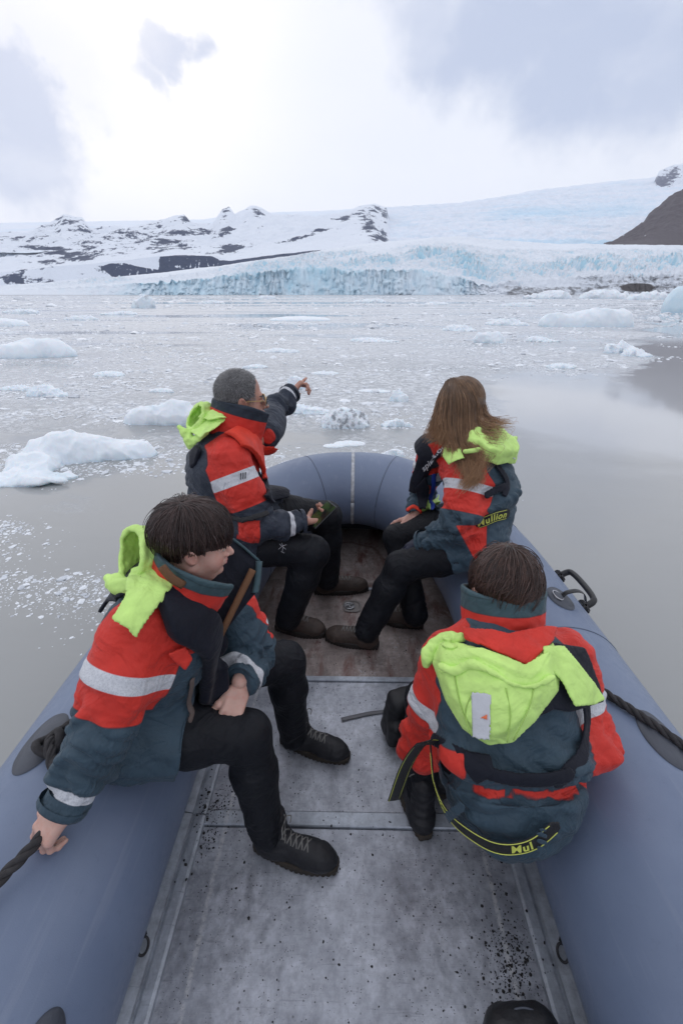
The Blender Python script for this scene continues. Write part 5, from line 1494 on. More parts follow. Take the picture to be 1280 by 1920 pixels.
    for i in range(N):
        p = loc[i].copy(); dirn = p-wh; dirn[2] = 0; ln = np.linalg.norm(dirn)+1e-5; dirn /= ln
        if p[1] > -.01: dirn = unit(dirn*.5+V(.15, .95, 0)*1.0)
        pts = [p]; clp = .005*perlin((loc[i]*30)[None])[0]+.003+(.012 if i % 23 == 0 else 0); Lh = rg.uniform(.075, .115); v_ = unit(dirn*1.0+V(0, 0, .12)+rg.normal(0, .10, 3))
        for j in range(9):
            cen = V(0, -.012, .045); q = (pts[-1]-cen); rad = np.array((.084, .105, .098))+clp; nrm = unit(q/rad**2)
            v_ = unit(v_+V(0, 0, -.42 if pts[-1][1] < .05 else -.30)); out = (np.linalg.norm(q/rad)-1)
            v_ = unit(v_-nrm*np.dot(v_, nrm)*(.8)+nrm*(-out*2.0)+rg.normal(0, .03, 3))
            nx = pts[-1]+v_*Lh/8.0
            if nx[1] > .03 and nx[2] < .010+.25*nx[0]: nx[2] = .010+.25*nx[0]+rg.uniform(-.010, .006)
            if nx[1] <= .03 and nx[2] < -.06: nx[2] = -.06
            if abs(nx[0]) > .06 and -.03 < nx[1] < .04 and nx[2] < .012: nx[2] = .012+rg.uniform(-.006, .004)
            pts.append(nx)
        paths.append(pts)
    pw = hd+(np.array(paths)*s)@Mh.T
    strands('hair_strands', None, pw, hm, HC_, .0011, rg.uniform(0, 1, N))
    return root
boy_left()
# ================================================================== BOY ON THE RIGHT, SEEN FROM BEHIND
def belt_with_text(parent, surf, pxs, w_, words, name='belt', th=.004, lift=.0):
    o, pts = strap_on(name, surf, RS(pxs, surf), w_, th, BELT, parent, .0036, smoothpts=40, lift=lift)
    for sg in (-1, 1):
        # thin yellow stitched line along each edge
        T_ = np.gradient(pts, axis=0); T_ /= np.linalg.norm(T_, axis=1)[:, None]; e = .022
        g_ = np.stack([surf(pts+V(e, 0, 0))-surf(pts-V(e, 0, 0)), surf(pts+V(0, e, 0))-surf(pts-V(0, e, 0)), surf(pts+V(0, 0, e))-surf(pts-V(0, 0, e))], 1); g_ /= np.linalg.norm(g_, axis=1)[:, None]
        B_ = np.cross(T_, g_); q = pts+B_*sg*(w_*.39)
        for _ in range(4): q = q-g_*(surf(q)-lift-th*1.02)[:, None]
        mb = MB(); mb.tube(q, .0011, 5); mb.build('stitching', YEL, o)
    L = np.concatenate([[0], np.cumsum(np.linalg.norm(np.diff(pts, axis=0), axis=1))]); 
    for (word, u, size, sgn) in words:
        text_path(word, o, lambda P: surf(P)-lift-th, pts, u, size, sgn)
    return o


def crown_strands(N, rg, whorl, fall, lo_z, Lr, front_z, rad, cen=V(0, -.014, .050), ears=True, jitter=.1, fringe_push=.5):
    th = rg.uniform(0, 2*np.pi, N); ph = np.arccos(1-rg.uniform(0, 1, N)*1.15)
    loc = np.stack([np.sin(ph)*np.cos(th)*rad[0]*.97, np.sin(ph)*np.sin(th)*rad[1]*.97-.014, np.cos(ph)*rad[2]*.97+.050], 1)
    paths = []
    for i in range(N):
        p = loc[i].copy(); dirn = p-whorl; dirn[2] = 0; dirn = dirn+np.cross(dirn, (0, 0, 1))*.45; dirn = unit(dirn+1e-5)
        pts = [p]; Lh = rg.uniform(*Lr); v_ = unit(dirn+V(0, 0, .15)+rg.normal(0, jitter, 3)); clump = perlin((loc[i]*22)[None])[0]*.25
        v_ = unit(v_+np.cross(v_, (0, 0, 1))*clump)
        for j in range(8):
            q = pts[-1]-cen; r_ = np.array(rad); nrm = unit(q/r_**2); out = np.linalg.norm(q/r_)-1-.012-.16*clump-(.13 if i % 23 == 0 else 0)
            v_ = unit(v_+V(0, 0, -fall)); v_ = unit(v_-nrm*np.dot(v_, nrm)*.8+nrm*(-out*2)+rg.normal(0, .035, 3))
            nx = pts[-1]+v_*Lh/7
            lz = front_z if nx[1] > .03 else lo_z
            if nx[2] < lz: nx[2] = lz+rg.uniform(-.006, .006)
            if ears and abs(nx[0]) > .06 and -.03 < nx[1] < .04 and nx[2] < .012: nx[2] = .012
            pts.append(nx)
        paths.append(pts)
    return np.array(paths)


def boy_right():
    pel, neck = V(.412, .745, .475), V(.405, .945, .79)
    F = V(-.05, 1, -.25)
    T = Torso(pel, neck, F, [(-.20, .125, .10, .0), (.05, .158, .13, 0), (.35, .165, .135, 0), (.70, .170, .13, 0), (.92, .128, .10, 0), (1.04, .08, .075, 0)], .07, bend=V(0, -.02, .02))
    shL, shR = T.at(.84, -.140, .01), T.at(.84, .145, .0)
    aL = dict(S=shL, E=PY(793, 1395, .93), W=V(.29, 1.08, .40), r=(.076, .072, .054), side=-1, lat=.06, front=-.04, band=(.32, .46))
    aR = dict(S=shR, E=PZ(1092, 1385, .575), W=V(.60, 1.06, .57), r=(.078, .076, .056), side=1, lat=.07, front=-.06, band=(.42, .62))
    hipL, kL, anL = V(.34, .82, .47), V(.265, 1.08, .40), V(.25, .98, .10); hipR, kR, anR = V(.50, .82, .47), V(.42, 1.16, .44), V(.34, 1.12, .10)
    hd = PY(943, 1116, .985); Fh = unit(V(-.06, .92, -.38)); Uh = V(0, .3, 1.0); X_ = unit(np.cross(Fh, Uh)); Mh = np.stack([X_, Fh, np.cross(X_, Fh)], 1); s = .93
    Hs = [hand_prims(aL['W']+V(0, .01, 0), V(.3, .9, -.1), V(0, 0, -1), side=1, s=.86), hand_prims(aR['W']+V(0, .01, 0), V(-.3, .9, -.1), V(0, 0, -1), side=-1, s=.86)]
    core = [([T.at(.1), T.at(.6), T.at(.85)], [.09, .10, .07]), ([T.at(.85), hd+Mh@V(0, -.03, -.10)*s], [.06, .045]), ([T.at(.85), shL, aL['E'], aL['W']], [.05, .045, .035, .024]), ([T.at(.85), shR, aR['E'], aR['W']], [.05, .045, .035, .024]),
            ([T.at(.1), hipL, kL, anL], [.08, .07, .045, .03]), ([T.at(.1), hipR, kR, anR], [.08, .07, .045, .03])]
    root = body_mesh('person', (hd, Mh), Hs, core, SKIN_BOY, 'brown-haired child seen from behind at the front right, large lime hood spread over the back', s, child=True)
    trousers(root, [(hipL, kL, anL), (hipR, kR, anR)], .09, .070, .055, seed=9)
    boot(V(.215, 1.10, 0), V(.255, .88, 0), unit(kL-anL), root, (BLACKBOOT, MUDSOLE), .95); boot(V(.24, 1.20, 0), V(.35, 1.02, 0), unit(kR-anR), root, (BLACKBOOT, MUDSOLE), .95)
    def gather(P, d):
        x, y, u = T.loc(P); g_ = np.exp(-((u-.12)/.035)**2)*(y < .05)
        return d+g_*.020-np.exp(-((u-.28)/.10)**2)*.018*(y < .03)
    def zones(v, x, y, u, red, white, dark, seam):
        el = np.minimum(.0085-np.abs((u-.105)*T.L+.004*perlin(np.stack([x*60, x*0, x*0], 1))), .05-y)
        red = np.maximum(red, np.minimum(el, .12-np.abs(x)))
        red = np.maximum(red, np.minimum.reduce([-x-.150, (u-.12)*T.L, (.36-u)*T.L, .06-y]))
        seam = np.minimum(seam, np.abs((u-.62)*T.L+.02)+np.maximum(np.abs(x)-.14, 0)) if False else seam
        return red, white, dark, seam
    J, surf = jacket(root, T, [aL, aR], JACKET, [(hipL, kL), (hipR, kR)], .10, .35, bandt=(.40, .56), redt=1.05, seed=13, yoke=None, folds_amp=.020, extra=gather, zones=zones)
    collar_part(T, neck+T.F*.0+T.U*(-.0), unit(T.U+V(0, -.12, .15)), T.F, .094, .098, .125, root, open_f=-1, red_h=.62, flare=.06)
    # lifejacket and harness
    patch_on('lifejacket', surf, [(1022, 1205), (1085, 1215), (1122, 1316), (1060, 1335), (1030, 1330), (985, 1350), (960, 1300)], .016, VEST, root, lift=.002, vox=.0045)
    strap_on('harness', surf, RS([(1095, 1310), (1098, 1360), (1092, 1410), (1065, 1445), (1048, 1468)], surf), .034, .005, VEST, root, .004)
    strap_on('harness', surf, RS([(1062, 1452), (1010, 1462), (950, 1458), (905, 1445)], surf), .034, .005, VEST, root, .004, lift=.003)
    patch_on('harness_pad', surf, [(870, 1405), (920, 1412), (930, 1450), (895, 1470), (872, 1440)], .008, VEST, root, lift=.002)
    strap_on('harness', surf, RS([(875, 1420), (840, 1402), (812, 1385)], surf), .03, .005, VEST, root, .004)
    # hood
    patch_on('collar_yoke', surf, [(862, 1190), (950, 1200), (1038, 1190), (1032, 1215), (986, 1262), (925, 1236), (868, 1212)], .006, REDCLOTH, root, lift=.030, reach=.2, wrinkle=.003)
    HO = patch_on('hood', surf, [(822, 1195), (900, 1215), (985, 1240), (1035, 1205), (1050, 1245), (1046, 1295), (1005, 1350), (962, 1392), (915, 1397), (868, 1366), (836, 1312), (812, 1245)], .010, LIME, root, lift=.016, puff=.026, wrinkle=.0035, k=.008, vox=.0045, reach=.16)
    hs = lambda P: surf(P)-.052
    lip = RS([(826, 1248), (850, 1258), (885, 1246), (925, 1262), (965, 1284), (1000, 1286), (1035, 1270)], hs)
    sdf_part('hood_rim', lambda P: s_chain(P, spline(lip, 24), list(.0085+.003*np.sin(np.linspace(0, 3.1, 24)*2)), .004)+.002*ridged(P*30, 2), lip, .03, LIME, HO, .0034)
    patch_on('hood_fold', hs, [(838, 1212), (900, 1210), (985, 1242), (1032, 1215), (1030, 1272), (1000, 1288), (962, 1282), (925, 1262), (885, 1246), (848, 1256)], .006, LIME, HO, lift=-.012, puff=.012, wrinkle=.003, k=.006, reach=.14)
    rl = RS([(800, 1248), (806, 1222), (830, 1203), (862, 1196)], lambda P: surf(P)-.014)
    sdf_part('hood_roll', lambda P: s_chain(P, spline(rl, 8), [.012, .016, .019, .020, .021, .021, .020, .016], .01)+.004*ridged(P*26, 2), rl, .05, LIME, HO, .0038)
    rl2 = RS([(838, 1205), (845, 1232), (833, 1258)], lambda P: surf(P)-.035)
    sdf_part('hood_roll', lambda P: s_chain(P, spline(rl2, 5), [.012, .014, .015, .013, .010], .01)+.004*np.sin(P[:, 2]*400+P[:, 1]*200), rl2, .04, LIME, HO, .0034)
    patch_on('hood_flap', lambda P: surf(P)-.022, [(1008, 1212), (1048, 1212), (1078, 1250), (1122, 1312), (1105, 1322), (1066, 1326), (1040, 1275), (1005, 1240)], .006, LIME, HO, lift=.012, wrinkle=.002, reach=.12)
    hs2 = lambda P: surf(P)-.052
    pp = patch_on('reflective_patch', hs2, [(881, 1296), (921, 1300), (919, 1390), (884, 1384)], .0025, SILV, HO, lift=-.001, vox=.0034, attr=None, k=.001)
    patch_on('mark', hs2, [(899, 1345), (914, 1337), (913, 1350)], .0025, simple('orange_mark', (.75, .16, .06), .6), pp, lift=.003, vox=.0024, attr=None, k=.001)
    for ln in ([(884, 1300), (872, 1335), (880, 1372)], [(948, 1290), (956, 1340), (950, 1392)], [(850, 1262), (862, 1320), (884, 1380)], [(1000, 1292), (990, 1330), (962, 1388)]):
        mb = MB(); q_ = RS(ln, hs2); mb.tube(spline(q_, 14), .0016, 5); mb.build('seam', simple('lime_seam', (.36, .55, .12), .7), HO)
    # belts
    ts = lambda P: T.d(P)-.003
    belt_with_text(root, ts, [(806, 1405), (812, 1450), (836, 1505), (880, 1553), (935, 1580), (990, 1575), (1030, 1545)], .040, [('Mullion', .14, .034, 1), ('Mul', .74, .030, 1)], lift=.010)
    bs = lambda P: np.minimum(surf(P), 1)
    lo_ = [raysurf(815, 1392, surf), PY(790, 1395, .74), PY(762, 1435, .80), PY(738, 1500, .84)]
    mb = MB(); mb.tube(spline(lo_, 20), .019, 8, side=V(.95, .1, .35), ry=.0022); lb = mb.build('loose_belt_end', BELT, root)
    for sg in (-1, 1):
        mb = MB(); q = spline(lo_, 20); mb.tube(q+unit(V(.95, .1, .35))*sg*.0155+V(0, -.0012, .0022), .0012, 5); mb.build('stitching', YEL, lb)
    for pts_ in ([(848, 1528), (872, 1502)], [(1008, 1590), (1008, 1548)]):
        strap_on('belt_loop', lambda P: ts(P)-.013, RS(pts_, surf), .026, .003, JACKET, root, .0034)
    # hair
    hm = hair_mat('hair_brown', (.013, .008, .007), (.125, .068, .052))
    def capf(P):
        q = ((P-hd) @ Mh)/s; d = s_ell(q, (0, -.014, .050), (.082, .104, .098)); d = smin(d, s_ell(q, (0, -.05, -.03), (.062, .056, .06)), .03)
        return (smax(d, np.where(q[..., 1] > .06, .03-q[..., 2], -.085-q[..., 2]), .01)+.002*ridged(q*V(26, 26, 10), 2))*s
    HC_ = hair_cap(root, hd, Mh, s, hm, capf); rg = np.random.default_rng(8)
    pw = crown_strands(6000, rg, V(-.006, -.035, .12), .28, -.10, (.05, .095), .02, (.084, .106, .100))
    strands('hair_strands', None, hd+(pw*s)@Mh.T, hm, HC_, .0011, rg.uniform(0, 1, 6000)**2)
boy_right()
# --- black rucksack on the floor in front of the child
bp = PZ(752, 1340, .0); bp = V(.215, 1.27, 0)
def bagf(P):
    d = s_box(P, bp+V(0, 0, .12), (.075, .055, .12), frame(V(.1, -.1, 1), V(1, .3, 0)), .045)
    d = smin(d, s_box(P, bp+V(-.01, -.055, .08), (.055, .03, .065), frame(V(.1, -.1, 1), V(1, .3, 0)), .025), .015)
    return d+.004*ridged(P*14, 2)
lo, hi = bounds([bp, bp+V(0, 0, .25)], .13); v, f = mesh_sdf(bagf, lo, hi, .005)
bag = mk('backpack', v, f, simple('black_nylon', (.010, .010, .012), .6, 0, .4, 40), label='small black rucksack on the floor before the brown-haired child, grey strap trailing', cat='backpack')
mb = MB(); mb.tube(spline([bp+V(-.055, -.05, .10), PZ(748, 1322, .03), PZ(725, 1333, .008), PZ(690, 1338, .008), PZ(640, 1349, .009)], 24), .0095, 6, side=V(.1, 1, 0), ry=.0015); mb.build('strap', WEB, bag)
mb = MB(); mb.tube(spline([bp+V(-.05, -.04, .16), PZ(738, 1300, .10), PZ(742, 1325, .03), PZ(750, 1345, .01)], 14), .006, 6, side=V(1, .3, 0), ry=.0015); mb.box(PZ(742, 1312, .06), (.02, .012, .014), bev=.003); mb.build('buckle', BLACKR, bag)
# ================================================================== MAN POINTING
def bone_jacket_lettering(parent, mat, surf, px, py, scale, shapes):
    pass
def man():
    F = unit(V(.90, .42, 0)); hipN, hipF = V(-.60, 1.84, .575), V(-.53, 2.12, .59)
    kN, aN = PY(585, 1035, 1.87), V(-.305, 1.845, .11); kF, aF = PY(612, 968, 2.2), V(-.115, 2.20, .11)
    pel = (hipN+hipF)/2+V(.0, 0, .05); neck = V(-.530, 2.01, 1.005)
    T = Torso(pel, neck, F, [(-.05, .185, .15, 0), (.25, .19, .165, .02), (.6, .205, .155, .01), (.86, .17, .125, 0), (1.02, .085, .08, 0)], .07, bend=V(-.06, -.02, 0))
    shN, shF = PY(428, 858, 1.86), PY(498, 812, 2.18)
    aR = dict(S=shN, E=PY(480, 985, 1.78), W=PY(566, 978, 1.88), r=(.098, .082, .055), side=1, lat=.09, front=-.12, band=(.22, .38))
    aL = dict(S=shF, E=PY(512, 768, 2.42), W=PY(545, 738, 2.62), r=(.085, .074, .056), side=-1, lat=.05, front=.5, redt=-9, band=(5, 6))
    hd = PY(452, 752, 2.02); Fh = unit(V(.92, .36, -.06)); Uh = V(.03, .05, 1.0); X_ = unit(np.cross(Fh, Uh)); Mh = np.stack([X_, Fh, np.cross(X_, Fh)], 1); s = 1.0
    d1 = unit(PY(598, 978, 1.92)-aR['W']); phone_c = PY(602, 966, 1.93)
    H1 = hand_prims(aR['W']+d1*.004, unit(d1+V(0, .15, 0)), V(.25, .55, .75), side=-1, s=1.0, curl=((.7, .9, .6), (.75, .95, .6), (.85, 1.0, .6), (.9, 1.0, .6)), thumb=(.65, .45))
    d2 = unit(PY(566, 716, 2.70)-aL['W'])
    H2 = hand_prims(aL['W']+d2*.004, unit(d2), V(.85, .2, -.35), side=1, s=1.0, curl=((-.05, .05, .05), (.9, 1.1, .7), (1.0, 1.1, .7), (1.0, 1.1, .7)), thumb=(.8, .2))
    core = [([T.at(.1), T.at(.6), T.at(.85)], [.11, .12, .09]), ([T.at(.85), hd+Mh@V(0, -.03, -.10)*s], [.07, .055]), ([T.at(.85), shN, aR['E'], aR['W']], [.06, .055, .042, .028]), ([T.at(.85), shF, aL['E'], aL['W']], [.06, .055, .042, .028]),
            ([T.at(.1), hipN, kN, aN], [.10, .085, .055, .04]), ([T.at(.1), hipF, kF, aF], [.10, .085, .055, .04])]
    root = body_mesh('person', (hd, Mh), [H1, H2], core, SKIN_MAN, 'man with short grey hair and glasses pointing ahead, phone in his other hand', s, stubble=.7, blush=.5)
    trousers(root, [(hipN, kN, aN), (hipF, kF, aF)], .105, .080, .066, pel=(pel-V(0, 0, .04), (.14, .18, .11)), seed=21)
    boot(PZ(607, 1192, 0), PZ(517, 1178, 0)+V(.01, 0, 0), unit(kN-aN), root, (LEATHER, SOLE), 1.05); boot(PZ(686, 1106, 0), PZ(592, 1112, 0), unit(kF-aF), root, (LEATHER, SOLE), 1.05)
    def zones(v, x, y, u, red, white, dark, seam):
        red = np.minimum(red, x+.03); red = np.maximum(red, np.minimum.reduce([x-.13, .05-y, (.26-u)*T.L, (u+.05)*T.L, y+.03]))
        return red, white, dark, seam
    J, surf = jacket(root, T, [aR, aL], JACKET_DK, [(hipN, kN), (hipF, kF)], .125, .45, bandt=(.34, .52), redt=.72, seed=33, yoke=.62, folds_amp=.020, cuff=(1.66, 1.76), zones=zones, vox=.0068)
    for a in (aR, aL): cuff_ring(root, a, a['r'][2]+.001, JACKET_DK)
    collar_part(T, neck+T.F*.012, unit(T.U+F*.24), F, .100, .122, .158, root, COLLAR_DK, open_f=.020, red_h=.72, flare=.10)
    # lifejacket: red lobe over the chest, black cover below and behind
    patch_on('lifejacket', surf, [(412, 815), (436, 802), (470, 815), (510, 850), (530, 882), (528, 897), (508, 888), (480, 862), (450, 838)], .022, cloth_like_red, root, lift=.004, vox=.0055, wrinkle=.002)
    patch_on('lifejacket_cover', surf, [(496, 868), (512, 876), (538, 905), (530, 935), (505, 945), (492, 930), (500, 900)], .020, VEST, root, lift=.002, vox=.0055)
    strap_on('toggle', surf, RS([(500, 870), (502, 884)], surf), .015, .012, cloth_like_red, root, .0045, lift=.012)
    patch_on('harness_pad', surf, [(362, 850), (372, 835), (380, 845), (372, 872), (362, 880)], .02, VEST, root, vox=.006)
    strap_on('belt', surf, RS([(385, 940), (420, 962), (455, 975), (500, 962)], surf), .028, .005, BELT, root, .0055)
    lg = add_text('///', root, simple('dark_print', (.03, .03, .035), .6), surf, raysurf(456, 893, surf), V(.97, .1, .2), unit(V(.2, -.9, .4)), .035, 'logo', .0, .001, .0015)
    # hood folded behind
    hcn = PY(388, 792, 1.96)
    HO = shell_hood(root, PY(378, 785, 2.0), V(.07, .075, .065), frame(V(-.4, -.1, 1), V(1, .2, 0)), V(-.6, -.5, .45), .03, surf, wr=.010, rim=.009,
                    more=lambda P: s_chain(P, spline([PY(336, 800, 1.95), PY(352, 818, 1.93), PY(365, 832, 1.92), PY(385, 810, 1.90)], 6), [.012, .022, .026, .030, .028, .02], .01)+.005*ridged(P*20, 2))
    patch_on('hood_flap', surf, [(352, 800), (380, 770), (400, 778), (435, 796), (412, 815), (386, 833), (366, 820)], .006, LIME, HO, lift=.034, wrinkle=.004, reach=.14)
    patch_on('hood_top', surf, [(368, 768), (385, 755), (402, 754), (410, 775), (432, 795), (400, 800), (376, 790)], .008, LIME, HO, lift=.050, wrinkle=.004, reach=.16)
    # trouser emblem: a small stitched sketch on the thigh
    td = lambda P: trouser_d(P, [(hipN, kN, aN), (hipF, kF, aF)], .105, .080, .066, (pel-V(0, 0, .04), (.14, .18, .11)))
    st = simple('stitch_white', (.55, .55, .58), .6); mb = MB()
    for ln in (((528, 1018), (531, 1026), (529, 1034)), ((522, 1030), (529, 1024), (537, 1021)), ((531, 1026), (536, 1030)), ((527, 1034), (533, 1037)), ((524, 1020), (528, 1024))):
        p_ = [raysurf(x, y, lambda P: td(P)-.0085) for x, y in ln]; mb.tube(p_, .0011, 5)
    mb.build('emblem', st, root)
    # hair
    hm = hair_mat('hair_grey', (.030, .029, .030), (.42, .41, .41))
    def capf(P):
        q = ((P-hd) @ Mh)/s; d = s_ell(q, (0, -.014, .046), (.0775, .0995, .0925)); d = smin(d, s_ell(q, (0, -.05, -.02), (.058, .052, .05)), .03)
        fr = -(q[..., 1]-.055-.25*np.maximum(q[..., 2]-.06, 0)); d = smax(d, -fr, .012)
        d = smax(d, np.where(q[..., 1] > -.01, -(q[..., 2]+.028*(np.abs(q[..., 0]) < 9)), -.075-q[..., 2]), .012)
        ear = s_ell(np.stack([np.abs(q[..., 0]), q[..., 1], q[..., 2]], -1), (.085, -.002, -.012), (.02, .022, .034)); return smax(d, -ear, .006)*s
    HC_ = hair_cap(root, hd, Mh, s, hm, capf)
    rg = np.random.default_rng(12); N = 9000; th = rg.uniform(0, 6.283, N); ph = np.arccos(1-rg.uniform(0, 1, N)*1.5)
    p0 = np.stack([np.sin(ph)*np.cos(th)*.076, np.sin(ph)*np.sin(th)*.098-.014, np.cos(ph)*.091+.045], 1)
    k_ = (p0[:, 1] < .050+.25*np.maximum(p0[:, 2]-.06, 0)) & (p0[:, 2] > np.where(p0[:, 1] > -.01, -.03, -.07)) & ~((np.abs(p0[:, 0]) > .055) & (np.abs(p0[:, 1]) < .022) & (p0[:, 2] < .02))
    bald = np.exp(-((p0[:, 0]+.0)**2+(p0[:, 1]-.045)**2)/.0016)*(p0[:, 2] > .09); k_ &= rg.uniform(0, 1, N) > bald*.85
    p0 = p0[k_]; nr = (p0-V(0, -.014, .045))/V(.076, .098, .091)**2; nr /= np.linalg.norm(nr, axis=1)[:, None]
    dr = nr*.75+V(0, .25, -.25)+rg.normal(0, .22, p0.shape); Lh = rg.uniform(.006, .012, len(p0))[:, None]
    pth = np.stack([p0+dr*Lh*t_+V(0, 0, -.2)*Lh*t_*t_ for t_ in (0, .5, 1)], 1)
    strands('hair_strands', None, hd+(pth*s)@Mh.T, hm, HC_, .0009, rg.uniform(0, 1, len(p0))**.8)
    # glasses
    gold = simple('gold_wire', (.55, .38, .18), .3, .9); mb = MB()
    W = lambda x, y, z: hd+Mh@V(x, y, z)*s
    for sx in (-1, 1):
        mb.tube([W(sx*.068, .088, .010), W(sx*.076, .04, .010), W(sx*.0805, -.005, .008), W(sx*.080, -.02, -.01)], .0018, 6)
        mb.tube([W(sx*(.036+.026*math.cos(q)), .108-.012*abs(math.cos(q)) if math.cos(q) > 0 else .110, .004+.021*math.sin(q)) for q in np.linspace(0, 6.283, 21)[:-1]], .0016, 6, closed=True)
    mb.tube([W(-.010, .112, .010), W(0, .116, .012), W(.010, .112, .010)], .0016, 6)
    gl = mb.build('glasses', gold, root)
    for sx in (-1, 1):
        mb = MB(); r_ = [W(sx*(.036+.025*math.cos(q)), .108-.012*abs(math.cos(q)) if math.cos(q) > 0 else .110, .004+.020*math.sin(q)) for q in np.linspace(0, 6.283, 21)[:-1]]
        nn = Mh@V(0, .0012, 0); mb.add([p+nn for p in r_]+[p-nn for p in r_], [tuple(range(20)), tuple(range(20, 40))[::-1]]+[(i, (i+1) % 20, 20+(i+1) % 20, 20+i) for i in range(20)]); mb.build('lens', simple('dark_lens', (.05, .03, .025), .08), gl)
    # phone in his hand, a thing of its own
    px_ = unit(V(.70, .50, .35)); nz = unit(V(-.35, -.45, .8)); M_ = frame(nz, px_)
    pc = PY(603, 965, 1.915)
    mb = MB(); mb.box(pc, (.145, .072, .009), M_, .003); ph_ = mb.build('phone', simple('phone_black', (.012, .012, .014), .25), None, False, label='black smartphone lit with a dark green picture, held by the pointing man', cat='phone')
    t = material('phone_screen'); n_ = t.noise(t.pos, 28, 5, .6)
    t.put(t.bs.inputs['Base Color'], (.01, .012, .012)); t.put(t.bs.inputs['Emission Color'], t.mix(t.mr(n_, .42, .58), (.002, .003, .003), (.04, .09, .02))); t.bs.inputs['Emission Strength'].default_value = .35; t.bs.inputs['Roughness'].default_value = .1
    mb = MB(); mb.box(pc+M_@V(0, 0, .0052), (.134, .064, .0012), M_); mb.build('screen', t.mat, ph_, False)
cloth_like_red = cloth_mat('lifejacket_red_cloth', (.70, .045, .02), fold=.4)
man()


# ================================================================== WOMAN
def woman():
    F = unit(V(-.90, .40, -.05)); hipN, hipF = V(.60, 1.80, .575), V(.60, 2.06, .585)
    kN, aN = PY(752, 1062, 1.84), PZ(688, 1182, .10); kF, aF = PY(745, 1008, 2.10), PZ(778, 1152, .10)
    pel = (hipN+hipF)/2+V(.01, 0, .05); neck = V(.508, 1.99, .965)
    T = Torso(pel, neck, F, [(-.05, .17, .145, 0), (.22, .165, .135, .0), (.55, .18, .145, -.005), (.86, .155, .115, 0), (1.02, .075, .07, 0)], .07, bend=V(.035, -.01, 0))
    shN, shF = PY(880, 885, 1.86), PY(812, 850, 2.15)
    aN_ = dict(S=shN, E=PY(858, 985, 1.76), W=PY(792, 1018, 1.86), r=(.092, .080, .058), side=-1, lat=.085, front=-.10, band=(.20, .38))
    aF_ = dict(S=shF, E=PY(790, 930, 2.22), W=PY(776, 968, 2.12), r=(.080, .068, .050), side=1, lat=.07, front=.3)
    hd = PY(862, 768, 2.02); Fh = unit(V(-.62, .76, -.12)); Uh = V(0, .0, 1.0); X_ = unit(np.cross(Fh, Uh)); Mh = np.stack([X_, Fh, np.cross(X_, Fh)], 1); s = .95
    d1 = unit(PY(755, 1000, 2.04)-aF_['W'])
    H1 = hand_prims(aF_['W']+d1*.002, unit(V(-.55, -.55, -.50)), V(-.25, .1, -1), side=-1, s=.9, curl=((.15, .25, .2), (.2, .3, .2), (.2, .35, .2), (.2, .35, .2)), thumb=(.75, .25), spread=.2)
    d2 = unit(PY(768, 1020, 1.90)-aN_['W'])
    H2 = hand_prims(aN_['W'], unit(d2+V(-.2, .2, -.2)), V(-.2, .2, -1), side=1, s=.9, curl=(.5, .5, .55, .6))
    core = [([T.at(.1), T.at(.6), T.at(.85)], [.10, .11, .08]), ([T.at(.85), hd+Mh@V(0, -.03, -.10)*s], [.06, .05]), ([T.at(.85), shN, aN_['E'], aN_['W']], [.055, .05, .038, .025]), ([T.at(.85), shF, aF_['E'], aF_['W']], [.055, .05, .038, .025]),
            ([T.at(.1), hipN, kN, aN], [.09, .08, .05, .035]), ([T.at(.1), hipF, kF, aF], [.09, .08, .05, .035])]
    root = body_mesh('person', (hd, Mh), [H1, H2], core, SKIN_WOM, 'woman with long wavy brown hair seated on the right tube looking away to the left', s)
    sdf_part('glove', lambda P: hand_sdf(P, H2)-.0035, [H2['wr']]+[p for sg in H2['segs'] for p in sg[0]], .05, simple('navy_glove', (.008, .011, .03), .7, 0, .3, 80), root, .003, None)
    trousers(root, [(hipN, kN, aN), (hipF, kF, aF)], .100, .074, .066, pel=(pel-V(0, 0, .04), (.13, .17, .11)), seed=41)
    boot(PZ(614, 1198, 0), PZ(706, 1214, 0), unit(kN-aN), root, (LEATHER, SOLE), 1.0, .13); boot(PZ(716, 1163, 0), PZ(790, 1176, 0), unit(kF-aF), root, (LEATHER, SOLE), 1.0, .13)
    def zones(v, x, y, u, red, white, dark, seam):
        px, py = px_of_(v)
        tri = np.minimum.reduce([(px-(862+(py-1000)*.55))*.002, ((912-(py-1000)*.02)-px)*.002, (py-985)*.002, -x-.03])
        red = np.maximum(red, tri)
        return red, white, dark, seam
    def px_of_(P):
        d = P-np.array((0, 0, HC)); x = d[..., 0]*math.cos(YAW)+d[..., 1]*math.sin(YAW); y = -d[..., 0]*math.sin(YAW)+d[..., 1]*math.cos(YAW)
        c, s_ = math.cos(TH), math.sin(TH); zc = y*c-d[..., 2]*s_; up = y*s_+d[..., 2]*c; return 640+FPX*x/zc, 960-FPX*up/zc
    def gather(P, d):
        x, y, u = T.loc(P); return d+np.exp(-((u-.16)/.035)**2)*.016*(np.abs(x) < .3)-np.exp(-((u-.34)/.10)**2)*.020*(y < 0)
    J, surf = jacket(root, T, [aN_, aF_], JACKET, [(hipN, kN), (hipF, kF)], .118, .42, bandt=(.24, .42), redt=.76, seed=53, yoke=.70, folds_amp=.020, cuff=(1.9, 1.9), zones=zones, extra=gather, vox=.0068)
    cuff_ring(root, aN_, .059, JACKET)
    collar_part(T, neck+T.F*.02, unit(T.U+F*.2), F, .095, .105, .115, root, open_f=.02, red_h=.75, flare=.12)
    ts = lambda P: T.d(P)-.003
    belt_with_text(root, ts, [(866, 985), (900, 977), (925, 967), (944, 962)], .052, [('Mullion', .34, .041, 1)], lift=.010, th=.005)
